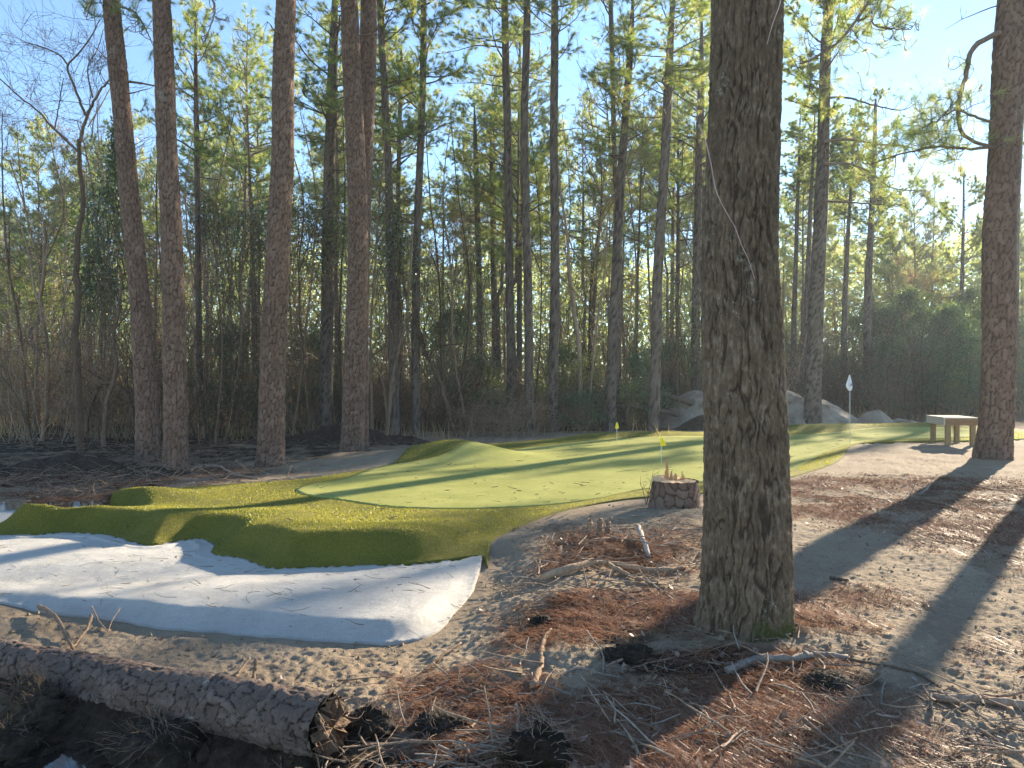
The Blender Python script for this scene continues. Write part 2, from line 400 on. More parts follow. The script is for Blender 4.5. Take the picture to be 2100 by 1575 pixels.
M['needle_far'] = mk_leaf('pine_needle_far', [(.06, .10, .05), (.09, .13, .055), (.15, .16, .07)], [(.32, .44, .13), (.52, .58, .20), (.70, .68, .30)], .6)
M['evergreen'] = mk_leaf('evergreen_leaf', [(.02, .045, .015), (.04, .07, .02), (.08, .11, .03)], [(.06, .12, .02), (.15, .24, .04), (.36, .42, .08)], .45, .12)
M['yleaf'] = mk_leaf('yellow_green_leaf', [(.07, .10, .02), (.13, .15, .03), (.2, .19, .05)], [(.25, .32, .05), (.42, .46, .08), (.6, .55, .14)], .5, .08)
M['brown_leaf'] = mk_leaf('dry_leaf', [(.12, .06, .03), (.20, .12, .06), (.32, .22, .13)], [(.30, .14, .06), (.42, .24, .11), (.5, .36, .2)], .4)
M['strawgrass'] = mk_leaf('straw_grass', [(.25, .17, .08), (.34, .25, .12), (.42, .33, .17)], [(.45, .3, .12), (.55, .4, .18), (.6, .48, .24)], .45)
M['litter'] = mk_leaf('pine_straw', [(.11, .04, .02), (.22, .095, .05), (.38, .25, .17)], [(.16, .06, .03), (.26, .12, .06), (.35, .24, .16)], .22, .02)
M['deadleaf'] = mk_leaf('dead_leaf', [(.16, .09, .06), (.26, .18, .13), (.40, .32, .26)], [(.3, .18, .1), (.36, .25, .17), (.45, .36, .26)], .3, .06)
def mk_bark(name, plate_cols, crack, moss=0, lichen=0, detail=60, dmix=.35):
    n = NT(name); w = n.coord('Object', (1, 1, .3)); o = n.coord('Object')
    p = n.attr('plate')
    c = n.ramp(n.math('ADD', n.math('MULTIPLY', p, .30), n.math('MULTIPLY', n.noise(o, 3.5, 6, .7), .75)), [(.2, plate_cols[0]), (.55, plate_cols[1]), (.9, plate_cols[2])])
    d = n.noise(w, detail, 5, .75)
    c = n.mix(n.ramp(d, [(.34, (dmix,) * 3), (.6, (0, 0, 0))]), c, crack)
    c = n.mix(n.attr('crack'), c, crack)
    if lichen:
        l = n.math('MULTIPLY', n.noise(o, 2.2, 2), n.noise(o, 26, 5, .8))
        c = n.mix(n.ramp(l, [(.36, (0, 0, 0)), (.41, (lichen,) * 3)]), c, (.42, .46, .40))
    if moss:
        l = n.math('ADD', n.attr('moss'), n.math('MULTIPLY', n.math('SUBTRACT', n.noise(o, 9, 5, .75), .5), 1.1))
        c = n.mix(n.ramp(l, [(.42, (0, 0, 0)), (.66, (moss,) * 3)]), c, (.055, .068, .018))
    n.princ(c, .92, n.bump(d, .012, .9), .12); return n.m
M['pine_bark'] = mk_bark('pine_bark', [(.125, .080, .060), (.185, .122, .09), (.27, .19, .145)], (.060, .038, .028), dmix=.25, lichen=.3)
M['grey_bark'] = mk_bark('grey_bark', [(.10, .075, .06), (.165, .13, .105), (.24, .20, .165)], (.05, .04, .032))
M['oak_bark'] = mk_bark('furrowed_bark', [(.09, .066, .043), (.175, .132, .09), (.33, .27, .205)], (.032, .024, .017), moss=.9, lichen=.45, detail=45, dmix=.6)
M['log_bark'] = mk_bark('log_bark', [(.085, .062, .050), (.155, .115, .095), (.28, .22, .19)], (.030, .023, .019), lichen=.5)
def mk_simple(name, c0, c1, c2, sc=30, stretch=(1, 1, .2), rough=.9, bump=.004, spec=.15):
    n = NT(name); w = n.coord('Object', stretch)
    f = n.math('ADD', n.math('MULTIPLY', n.noise(w, sc, 4, .7), .75), n.math('MULTIPLY', n.objrand(), .25))
    n.princ(n.ramp(f, [(.3, c0), (.5, c1), (.72, c2)]), rough, n.bump(n.noise(w, sc * 2, 3), bump, 1), spec); M[name] = n.m
mk_simple('twig', (.14, .09, .058), (.26, .185, .125), (.42, .32, .235))
mk_simple('twig_dark', (.06, .04, .027), (.12, .085, .058), (.22, .16, .115))
mk_simple('twig_pale', (.17, .14, .115), (.28, .24, .20), (.42, .37, .31))
mk_simple('root_wood', (.14, .09, .055), (.25, .165, .105), (.40, .28, .18))
mk_simple('slash_wood', (.085, .055, .038), (.17, .115, .08), (.34, .26, .19))
mk_simple('cut_wood', (.36, .19, .09), (.58, .34, .17), (.72, .50, .29), 20, (1, 1, .15))
mk_simple('dull_wood', (.07, .045, .03), (.15, .10, .065), (.26, .18, .12), 22, (1, 1, 1), bump=.02)
mk_simple('lumber', (.20, .125, .065), (.28, .18, .10), (.35, .24, .14), 9, (.25, 3, 3))
mk_simple('lumber_post', (.20, .15, .075), (.28, .21, .11), (.35, .27, .15), 9, (3, 3, .25))
mk_simple('lumber_sunlit', (.36, .31, .25), (.46, .41, .34), (.54, .49, .42), 9, (.25, 3, 3))  # bench lumber again, paler: sunlight on top and sides put into the colour
mk_simple('yellow_cloth', (.78, .62, .02), (.85, .70, .03), (.88, .75, .05), 6, (1, 1, 1), .7, .001)
mk_simple('white_cloth', (.74, .76, .80), (.80, .82, .85), (.84, .86, .88), 6, (1, 1, 1), .7, .001)
mk_simple('logo_ink', (.25, .27, .42), (.30, .32, .46), (.34, .36, .5), 6, (1, 1, 1), .7, .001)
mk_simple('white_pole', (.62, .62, .58), (.70, .70, .66), (.75, .75, .70), 6, (1, 1, 1), .35, .0005, .5)
mk_simple('black_rubber', (.015, .015, .015), (.02, .02, .02), (.03, .03, .03), 6, (1, 1, 1), .6, .0005, .3)
mk_simple('pink_ribbon', (.7, .05, .07), (.8, .08, .1), (.85, .1, .12), 6, (1, 1, 1), .6, .0005, .3)
mk_simple('clodbig', (.012, .009, .006), (.028, .021, .015), (.08, .06, .042), 14, (1, 1, 1), bump=.03)
mk_simple('earth', (.022, .015, .011), (.055, .038, .026), (.14, .10, .07), 5, (1, 1, 1), bump=.06)
mk_simple('clod', (.03, .022, .016), (.075, .055, .038), (.17, .125, .085), 20, (1, 1, 1))
n = NT('ditch_water'); w = n.world()
n.princ((.012, .010, .008), .04, n.bump(n.noise(w, 6, 2), .002, .3), .6); M['water'] = n.m
def mk_pile():
    n = NT('pile_sand'); w = n.world(); a = n.noise(w, 1.6, 6, .7); b = n.noise(w, 14, 5, .75)
    c = n.ramp(a, [(.35, (.22, .165, .115)), (.5, (.46, .38, .29)), (.7, (.58, .50, .40))]); c = n.mix(n.math('MULTIPLY', b, .5), c, (.16, .12, .09))
    n.princ(c, .95, n.bump(b, .12, 1), .1); M['pile'] = n.m
mk_pile()

# ------------------------------------------------------------------ ground sheets
def make_ground():
    ys = [2.2]
    while ys[-1] < 14: ys.append(ys[-1] + max(.011, ys[-1] * .0030))
    while ys[-1] < 60: ys.append(ys[-1] * 1.012)
    while ys[-1] < 900: ys.append(ys[-1] * 1.12)
    ys = np.array([-30, -6, 0.0, 1.2] + ys); nx = 760
    t = np.linspace(-1, 1, nx); t = t * (0.72 + 0.28 * t ** 6) / 1.0
    half = 1.05 * np.maximum(ys, 2.0) + 2.0 + np.maximum(ys - 100, 0) * 2
    X = t[None, :] * half[:, None]; Y = np.repeat(ys[:, None], nx, 1)
    Z = H(X, Y); Z = np.where(Y > 60, Z + (Y - 60) * .002, Z)
    si = np.maximum(pdist(TURF, X, Y), np.maximum(pdist(SAND, X, Y), pdist(COVE, X, Y)))
    Z = Z - 0.05 * sstep(0.01, 0.05, si)          # dip below the carpets laid on it
    V = np.stack([X, Y, Z], -1).reshape(-1, 3); ny = len(ys)
    i = (np.arange(ny - 1)[:, None] * nx + np.arange(nx - 1)[None, :]).ravel()
    Q = np.stack([i, i + 1, i + nx + 1, i + nx], 1)
    straw = sstep(33, 42, Y) * sstep(-8, -16, X) * sstep(110, 80, Y) + .35 * sstep(45, 60, Y)
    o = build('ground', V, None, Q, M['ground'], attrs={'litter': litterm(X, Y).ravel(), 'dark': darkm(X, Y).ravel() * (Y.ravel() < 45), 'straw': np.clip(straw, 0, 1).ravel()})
    tag(o, kind='structure')
make_ground()
def sheet(name, poly, res_fn, mat, off, zfun, label=None, skirt=0.0):
    """carpet following the land, edge resampled"""
    P = []
    for i in range(len(poly)):
        a = np.array(poly[i]); b = np.array(poly[(i + 1) % len(poly)]); L = np.linalg.norm(b - a)
        k = max(1, int(L / max(.03, res_fn(a[1]))))
        for j in range(k): P.append(a + (b - a) * j / k)
    P = np.array(P); nb = len(P)
    ymin, ymax = P[:, 1].min(), P[:, 1].max(); xmin, xmax = P[:, 0].min(), P[:, 0].max()
    pts = []; y = ymin
    while y < ymax:
        r = res_fn(y); xs = np.arange(xmin, xmax, r) + (len(pts) % 2) * r / 2; pts.append(np.stack([xs, np.full(len(xs), y)], 1)); y += r * .9
    pts = np.vstack(pts); d = pdist([tuple(p) for p in P], pts[:, 0], pts[:, 1])
    r_ = np.array([res_fn(v) for v in pts[:, 1]]); pts = pts[d > r_ * .5]
    A = np.vstack([P, pts])
    edges = [(i, (i + 1) % nb) for i in range(nb)]
    vo, eo, fo, *_ = delaunay_2d_cdt([Vector(p) for p in A], edges, [], 1, 1e-5)
    vo = np.array([tuple(v) for v in vo]); fo = np.array([f for f in fo if len(f) == 3])
    Z = zfun(vo[:, 0], vo[:, 1]) + off
    # cut edge thickness
    V = np.column_stack([vo, Z])
    a = vo[fo[:, 1]] - vo[fo[:, 0]]; b = vo[fo[:, 2]] - vo[fo[:, 0]]
    fl = (a[:, 0] * b[:, 1] - a[:, 1] * b[:, 0]) < 0; fo[fl] = fo[fl][:, ::-1]
    Q = None
    if skirt:
        from collections import Counter
        c = Counter()
        for f in fo:
            for q in ((f[0], f[1]), (f[1], f[2]), (f[2], f[0])): c[tuple(sorted(q))] += 1
        dirs = [(f[k], f[(k + 1) % 3]) for f in fo for k in range(3) if c[tuple(sorted((f[k], f[(k + 1) % 3])))] == 1]
        n0 = len(V); lo = V.copy(); lo[:, 2] -= skirt; used = sorted({a for d_ in dirs for a in d_}); mp = {a: n0 + i for i, a in enumerate(used)}
        V = np.vstack([V, lo[used]]); Q = np.array([[b, a, mp[a], mp[b]] for a, b in dirs])
    o = build(name, V, fo, Q, mat); tag(o, kind='structure'); return o
res = lambda y: .04 if y < 9 else (.06 if y < 12 else .14)
res2 = lambda y: .03 if y < 9 else .06
def sand_poly_ext():
    return SAND
sheet('white_sand_bunker', SAND, res2, M['sand'], .010, lambda x, y: Hland(x, y) + .006 * fbm(x * 9, y * 9, 3, 5) , skirt=.06)
sheet('white_sand_cove', COVE, res2, M['sand'], .010, lambda x, y: Hland(x, y) + .005 * fbm(x * 9, y * 9, 3, 5), skirt=.05)
sheet('fringe_turf', TURF, res, M['fringe'], .018, lambda x, y: Hland(x, y) + .006 * fbm(x * 3, y * 3, 3, 8), skirt=.06)
sheet('putting_green', GREEN, res, M['green'], .030, lambda x, y: Hland(x, y) + .006 * fbm(x * 3, y * 3, 3, 8), skirt=.012)
# ditch water
V = np.array([[-4.6, 2.2, -.33], [-.6, 2.2, -.33], [-.6, 4.6, -.33], [-4.6, 5.6, -.33]]); 
tag(build('ditch_water', V, None, [[0, 1, 2, 3]], M['water']), kind='structure')

def blades():
    N = 750000
    y = np.exp(rng.uniform(np.log(6.2), np.log(28), N)); x = rng.uniform(-1, 1, N) * (y * .8 + .5)
    d = pdist(TURF, x, y); g = pdist(GREEN, x, y); k = (d > .01) & (g < -.01) & (np.abs(x) < y * .78)
    x, y = x[k], y[k]; n = len(x); z = Hland(x, y) + .014
    h = rng.uniform(.008, .022, n) * (1 + (y > 14) * .3); wd = .0028 * np.maximum(1, y / 7); a = rng.uniform(0, 2 * PI, n)
    dx, dy = np.cos(a) * wd, np.sin(a) * wd; lx, ly = rng.normal(0, .010, n), rng.normal(0, .010, n)
    V = np.empty((n, 3, 3)); V[:, 0] = np.stack([x - dx, y - dy, z], 1); V[:, 1] = np.stack([x + dx, y + dy, z], 1); V[:, 2] = np.stack([x + lx, y + ly, z + h], 1)
    o = build('turf_grass', V.reshape(-1, 3), np.arange(3 * n).reshape(-1, 3), None, M['blade'], smooth=False, attrs={'rnd': np.repeat(rng.random(n), 3)})
    tag(o, 'longer yellow green turf blades on the fringe and bunker lip around the putting green', 'grass', kind='stuff')
blades()

# ------------------------------------------------------------------ trunks
def resample(pts, n):
    pts = np.array(smooth_poly(pts, 8, False)) if len(pts) > 2 else np.array(pts, float)
    s = np.r_[0, np.cumsum(np.linalg.norm(np.diff(pts, axis=0), axis=1))]
    t = np.linspace(0, s[-1], n); return np.stack([np.interp(t, s, pts[:, i]) for i in range(pts.shape[1])], 1), t
def trunk(name, pts, rad, mat, parent, seg=24, rows=80, cell=(.07, .11), amp=.012, kind='pine', flare=.35, seed=0, roots=5, flare_h=.3, grnd=True, mossf=None, knots=0):
    """pts world-space centre line; rad list of radii at those pts"""
    PR = [tuple(p) + (r,) for p, r in zip(pts, rad)]
    C, s = resample(PR, rows); r = C[:, 3]; C = C[:, :3]
    if amp: C[:, :2] += np.stack([fbm(s * .35 + seed, s * 0 + seed, 2, seed), fbm(s * .35 + seed, s * 0 + seed + 50, 2, seed + 3)], 1) * (r.mean() * .22) * np.minimum(s, 1)[:, None]
    th = np.arange(seg) * 2 * PI / seg
    TH, S = np.meshgrid(th, s); RR = np.repeat(r[:, None], seg, 1)
    circ = 2 * PI * r[0] / cell[0]; per = max(3, int(round(circ)))
    uu = TH / (2 * PI) * per; vv = S / cell[1]
    wx = fbm(uu * .5, vv * .5, 2, seed + 1)
    if kind == 'pine':
        f1, f2, cid = worley(uu, vv + .45 * np.sin(3 * TH) + .35 * wx, per, seed, .95)
        e = f2 - f1; disp = np.minimum(e / .2, 1) ** .6 * (1 - .35 * f1) + .5 * cid + .3 * fbm(uu * 3, vv * 5, 2, seed + 4); crack = 1 - sstep(.03, .17, e)
    else:
        P_ = per / (2 * PI); cx, cy = np.cos(TH) * P_, np.sin(TH) * P_
        def cyl(fx, fz, o, sd): return fbm(cx * fx + 40 + fbm(cy * fx * .9, vv * fz * .7, 2, sd + 7) * .9, cy * fx + vv * fz * .83 + 11, o, sd) if False else mixn(uu * fx, vv * fz, o, sd, per * fx)
        def mixn(a_, b_, o, sd, pr):
            w_ = sstep(.9, 1.0, a_ / pr); return fbm(a_, b_, o, sd) * (1 - w_) + fbm(a_ - pr, b_, o, sd) * w_
        w1 = mixn(uu * .6, vv * 1.1, 3, seed + 1, per * .6)
        r1_ = 1 - np.abs(mixn(uu * 1.0 + w1 * 1.3, vv * .45, 2, seed + 2, per * 1.0)) * 2.2
        r2_ = 1 - np.abs(mixn(uu * 2.1 + w1 * 1.5, vv * 1.0 + 9, 2, seed + 3, per * 2.1)) * 2.0
        br_ = mixn(uu * 1.2, vv * 3.2, 3, seed + 4, per * 1.2)
        rg = np.clip(np.maximum(r1_, .75 * r2_), 0, 1); disp = .9 * (1 - rg ** 2) + .35 * br_ + .35 * mixn(uu * 4, vv * 4, 2, seed + 5, per * 4)
        crack = sstep(.62, .97, rg) * .85; cid = np.clip(.5 + .8 * br_ + .3 * w1, 0, 1)
    Rr = RR + amp * (disp - .7) + RR * .04 * fbm(np.cos(TH) * 1.5 + seed, S * .8, 2, seed + 7)
    fl = np.exp(-S / flare_h); Rr = Rr * (1 + flare * fl * (1 + .35 * np.cos(roots * TH + seed) + .25 * np.cos((roots - 2) * TH + 2 * seed)))
    V = C[:, None, :] + np.stack([np.cos(TH) * Rr, np.sin(TH) * Rr, 0 * Rr], -1)
    i = np.arange(rows - 1)[:, None] * seg; j = np.arange(seg)[None, :]; j2 = (j + 1) % seg
    Q = np.stack([i + j, i + j2, i + seg + j2, i + seg + j], -1).reshape(-1, 4)
    at = {'plate': cid.ravel(), 'crack': crack.ravel()}
    if mossf is not None: at['moss'] = mossf(TH, S).ravel()
    Vw = V.reshape(-1, 3) - np.array(parent.location) if parent else V.reshape(-1, 3)
    return build(name, Vw, None, Q, mat, parent, True, at)

# ------------------------------------------------------------------ foliage modules
def needle_tufts(C, Dr, L=.22, n=30, w=.004, spread=1.0, r=None):
    """C centres, Dr directions; each tuft a brush of thin needles"""
    r = r or rng; m = len(C); C = np.repeat(C, n, 0); Dr = np.repeat(Dr, n, 0)
    v = r.normal(0, 1, (m * n, 3)); v /= np.linalg.norm(v, axis=1, keepdims=True)
    d = Dr * 1.0 + v * spread; d /= np.linalg.norm(d, axis=1, keepdims=True) + 1e-9
    l = L * r.uniform(.65, 1.1, (m * n, 1)); side = np.cross(d, r.normal(0, 1, (m * n, 3))); side /= np.linalg.norm(side, axis=1, keepdims=True) + 1e-9
    base = C + Dr * r.uniform(-.35, .25, (m * n, 1)) * L
    V = np.empty((m * n, 3, 3)); V[:, 0] = base - side * w; V[:, 1] = base + side * w; tip = base + d * l; tip[:, 2] -= l[:, 0] * .12; V[:, 2] = tip
    return V.reshape(-1, 3), np.arange(3 * m * n).reshape(-1, 3), np.repeat(np.repeat(r.random(m), n), 3)
def unit(v): return v / (np.linalg.norm(v) + 1e-9)
def wob_path(p, d, L, n, wob, lift, r):
    pts = [p]; d = unit(d)
    for i in range(n):
        d = unit(d + r.normal(0, wob, 3) + np.array([0, 0, lift])); pts.append(pts[-1] + d * L / n)
    return np.array(pts), d
def pine_crown(seed, Hc=9.0, spread=2.6, nb=34, needles=26, L=.26, w=.0058, mat='needle', dens=1.0, dead=6, shape=0):
    r = np.random.default_rng(seed); A = Acc(); TC = []; TD = []
    A.tube([(0, 0, -.2), (0.04, 0.03, Hc * .5), (0, 0, Hc)], [.09, .055, .01], 5)
    for b in range(nb + dead):
        isdead = b >= nb
        z = Hc * ((b + r.random()) / nb) ** .9 if not isdead else r.uniform(-4.0, 1.0)
        if isdead: z = r.uniform(-3.5, 1.5)
        f = np.clip(z / Hc, 0, 1)
        prof = (1 - f) ** .7 * (.55 + .45 * min(1, f * 4)) if shape == 0 else (1 - f ** 2.2) * (.4 + .6 * min(1, f * 2.5))
        Lb = spread * (prof * r.uniform(.55, 1.15) + .12) if not isdead else r.uniform(.4, 1.6)
        a = r.uniform(0, 2 * PI); el = r.uniform(-.15, .35) + f * .7
        p, d = wob_path(np.array([0, 0, z]), np.array([math.cos(a), math.sin(a), el]), Lb, 7, .13, .03 if not isdead else -.03, r)
        rb = .012 + .013 * Lb
        A.tube(p, np.linspace(rb, .006, len(p)), 4)
        if isdead:
            for _ in range(2):
                i = r.integers(3, 7); q, _d = wob_path(p[i], r.normal(0, 1, 3), Lb * .35, 3, .2, 0, r); A.tube(q, [.008, .006, .005, .003], 3)
            continue
        ns = int(max(3, Lb * 5.0 * dens))
        for k in range(ns):
            t = .25 + .75 * (k + r.random()) / ns; i = min(6, int(t * 7)); base = p[i] + (p[i + 1] - p[i]) * (t * 7 - i if t * 7 - i <= 1 else 1)
            sd = unit(p[i + 1] - p[i]); sv = np.cross(sd, (0, 0, 1)) * (1 if r.random() < .5 else -1)
            q, d2 = wob_path(base, sd * .7 + sv * r.uniform(.5, 1.2) + np.array([0, 0, r.uniform(0, .5)]), Lb * .28 * r.uniform(.5, 1.2) + .15, 4, .22, .06, r)
            A.tube(q, [.008, .007, .006, .005, .004], 3)
            TC.append(q[-1]); TD.append(d2)
            if r.random() < .75: TC.append(q[2]); TD.append(unit(q[3] - q[2] + r.normal(0, .2, 3)))
            if r.random() < .5:
                q2, d3 = wob_path(q[2], d2 + r.normal(0, .7, 3), .25, 2, .2, .1, r); A.tube(q2, [.006, .005, .004], 3); TC.append(q2[-1]); TD.append(d3)
        TC.append(p[-1]); TD.append(d)
    V, T, rn = needle_tufts(np.array(TC), np.array(TD), L, needles, w, .8, r)
    br = A.build('branches', M['twig_pine']); cr = build('crown', V, T, None, M[mat], smooth=False, attrs={'rnd': rn})
    return br, cr
mk_simple('twig_pine', (.09, .06, .045), (.16, .115, .085), (.26, .20, .15))

HIDE = []
def proto(fn, *a, **k):
    p = fn(*a, **k)
    for o in p: HIDE.append(o)
    return p
PC = [proto(pine_crown, 100 + i, Hc=[9, 8, 10, 8.5, 7.5, 9][i], spread=[2.9, 2.4, 3.2, 2.6, 2.2, 3.0][i], nb=[34, 28, 36, 30, 30, 26][i], shape=i % 2, needles=44, dens=1.2) for i in range(6)]
PS = [proto(pine_crown, 130 + i, Hc=9, spread=2.7, nb=[27, 23][i], needles=46, dens=1.35, w=.011, shape=i) for i in range(2)]
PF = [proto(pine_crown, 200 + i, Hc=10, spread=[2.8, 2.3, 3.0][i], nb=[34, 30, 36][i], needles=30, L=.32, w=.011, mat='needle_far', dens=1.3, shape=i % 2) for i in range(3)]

def bare_tree(seed, Ht=11, r0=.09, mat='twig', depth=4, spread=.55, start=.35, n1=14, leafp=0.0, leafmat='brown_leaf', tk=3, lift=.05, minr=.0035):
    """trunk, branches(+twigs), leaves"""
    r = np.random.default_rng(seed); T_ = Acc(); A = Acc(); LC = []
    p, d = wob_path(np.array([0., 0, -.15]), np.array([r.normal(0, .1), r.normal(0, .1), 1]), Ht, 14, .07, .06, r)
    T_.tube(p, np.linspace(r0, r0 * .15, 15) * (1 + .5 * np.exp(-np.arange(15) * 1.5)), 8)
    def rec(P, L, rad, dep):
        n = len(P)
        kids = {4: n1, 3: 7, 2: 5, 1: 3}.get(dep, 0)
        for k in range(kids):
            t = (start if dep == depth else .2) + (1 - (start if dep == depth else .2)) * (k + r.random()) / kids
            f = t * (n - 1); i = min(n - 2, int(f)); b = P[i] + (P[i + 1] - P[i]) * (f - i); td = unit(P[i + 1] - P[i])
            a = r.normal(0, 1, 3); a = unit(np.cross(td, a)); dr = unit(td * .75 + a * spread * r.uniform(.8, 1.6))
            l = L * (.5 if dep == depth else .55) * r.uniform(.5, 1.1) * (1.15 - t * .6); rr = max(minr, rad * .42 * (1 - .4 * t))
            nn = {4: 7, 3: 5, 2: 4, 1: 3}[dep]
            q, dd = wob_path(b, dr, l, nn, .16, lift, r)
            A.tube(q, np.linspace(rr, max(minr * .7, rr * .35), nn + 1), 5 if dep == depth else tk)
            if leafp and dep <= 2:
                for c in q[1:]:
                    if r.random() < leafp: LC.append(c)
            if dep > 1: rec(q, l, rr, dep - 1)
    rec(p, Ht, r0, depth)
    out = [T_.build('trunk', M[mat]), A.build('branches', M[mat])]
    if leafp and LC:
        V, T, rn = leaf_quads(np.array(LC), 3, .035, .10, r); out.append(build('leaves', V, T, None, M[leafmat], smooth=False, attrs={'rnd': rn}))
    return out
def leaf_quads(C, n, size, jit, r, flat=0.0):
    m = len(C) * n; C = np.repeat(C, n, 0) + r.normal(0, jit, (m, 3))
    a = r.normal(0, 1, (m, 3)); a /= np.linalg.norm(a, axis=1, keepdims=True); b = np.cross(a, r.normal(0, 1, (m, 3))); b /= np.linalg.norm(b, axis=1, keepdims=True)
    s = size * r.uniform(.6, 1.3, (m, 1)); V = np.empty((m, 4, 3)); V[:, 0] = C - a * s; V[:, 1] = C + b * s * .42; V[:, 2] = C + a * s; V[:, 3] = C - b * s * .42
    V[:, 2, 2] -= s[:, 0] * .25
    i = np.arange(m) * 4; T = np.vstack([np.stack([i, i + 1, i + 2], 1), np.stack([i, i + 2, i + 3], 1)])
    return V.reshape(-1, 3), T, np.repeat(r.random(m), 4)
BT = [proto(bare_tree, 300 + i, Ht=[11, 9, 13, 8][i], r0=[.09, .07, .10, .06][i], mat='twig', n1=[14, 12, 15, 12][i], lift=.07, leafp=[0, .12, 0, .2][i]) for i in range(4)]

def thicket(seed, Ht=3.6, stems=16, rad=.9, mat='twig', twigs=14, leafp=.25, leafmat='brown_leaf', vine=0):
    r = np.random.default_rng(seed); A = Acc(); LC = []
    for s_ in range(stems):
        a = r.uniform(0, 2 * PI); q = rad * math.sqrt(r.random()); b = np.array([q * math.cos(a), q * math.sin(a), -.1])
        h = Ht * r.uniform(.45, 1.1); p, d = wob_path(b, np.array([r.normal(0, .28), r.normal(0, .28), 1]), h, 9, .12, .0, r)
        r0 = r.uniform(.008, .022); A.tube(p, np.linspace(r0, .004, 10), 4)
        for k in range(twigs):
            i = r.integers(2, 9); dr = unit(r.normal(0, 1, 3) + np.array([0, 0, .6])); l = r.uniform(.3, 1.1)
            t, dd = wob_path(p[i], dr, l, 4, .25, .02, r); A.tube(t, [.006, .005, .004, .0035, .003], 3)
            for _ in range(2):
                j = r.integers(1, 4); t2, _d = wob_path(t[j], unit(dd + r.normal(0, .9, 3)), l * .5, 2, .25, 0, r); A.tube(t2, [.004, .0035, .0025], 3)
                if r.random() < leafp: LC.append(t2[-1])
            if r.random() < leafp: LC.append(t[-1])
    for v in range(vine):
        a = r.uniform(0, 2 * PI); p, d = wob_path(np.array([rad * r.normal(0, .7), rad * r.normal(0, .7), Ht * r.uniform(.6, 1)]), np.array([r.normal(0, .3), r.normal(0, .3), -1]), Ht * .6, 8, .25, -.1, r); A.tube(p, .006, 3)
    out = [A.build('stems', M[mat])]
    if LC:
        V, T, rn = leaf_quads(np.array(LC), 4, .035, .08, r); out.append(build('leaves', V, T, None, M[leafmat], smooth=False, attrs={'rnd': rn}))
    return out
TH = [proto(thicket, 400 + i, Ht=[5.5, 4.0, 7.0, 3.0, 5.0][i], stems=[18, 20, 16, 22, 20][i], rad=[1.2, 1.2, 1.3, 1.1, 1.4][i], mat=['twig', 'twig_dark', 'twig', 'twig', 'twig_dark'][i], leafp=[.5, .3, .6, .8, .3][i], vine=6) for i in range(5)]
def leafy(seed, Ht=3.5, rad=1.3, clumps=46, leaf='evergreen', n=70, size=.045, lo=.15):
    r = np.random.default_rng(seed); A = Acc(); C = []
    for k in range(clumps):
        a = r.uniform(0, 2 * PI); z = Ht * (lo + (1 - lo) * r.random()); f = z / Ht; q = rad * (math.sqrt(max(.05, 1 - (2 * f - .9) ** 2))) * r.uniform(.3, 1.1)
        c = np.array([q * math.cos(a), q * math.sin(a), z]); b = np.array([c[0] * .15, c[1] * .15, z * .25])
        p = np.array([b, (b + c) / 2 + r.normal(0, .12, 3), c]); A.tube(resample(p, 6)[0], np.linspace(.018, .004, 6), 3)
        C.append(c[None] + r.normal(0, 1, (n, 3)) * np.array([.26, .26, .18]) * r.uniform(.6, 1.3))
    for k in range(5): A.tube(wob_path(np.array([r.normal(0, .15), r.normal(0, .15), -.1]), np.array([r.normal(0, .3), r.normal(0, .3), 1]), Ht * .8, 6, .15, 0, r)[0], np.linspace(.035, .008, 7), 5)
    V, T, rn = leaf_quads(np.vstack(C), 1, size, .01, r)
    return [A.build('stems', M['twig']), build('foliage', V, T, None, M[leaf], smooth=False, attrs={'rnd': rn})]
LE = [proto(leafy, 500, 3.6, 1.6, 60, 'evergreen', 120, .055), proto(leafy, 501, 2.2, 1.3, 40, 'evergreen', 110, .055), proto(leafy, 502, 5.0, 1.8, 75, 'evergreen', 120, .06), proto(leafy, 503, 3.0, 1.2, 30, 'yleaf', 45), proto(leafy, 504, 6.5, 1.5, 55, 'yleaf', 40, .05, .35)]

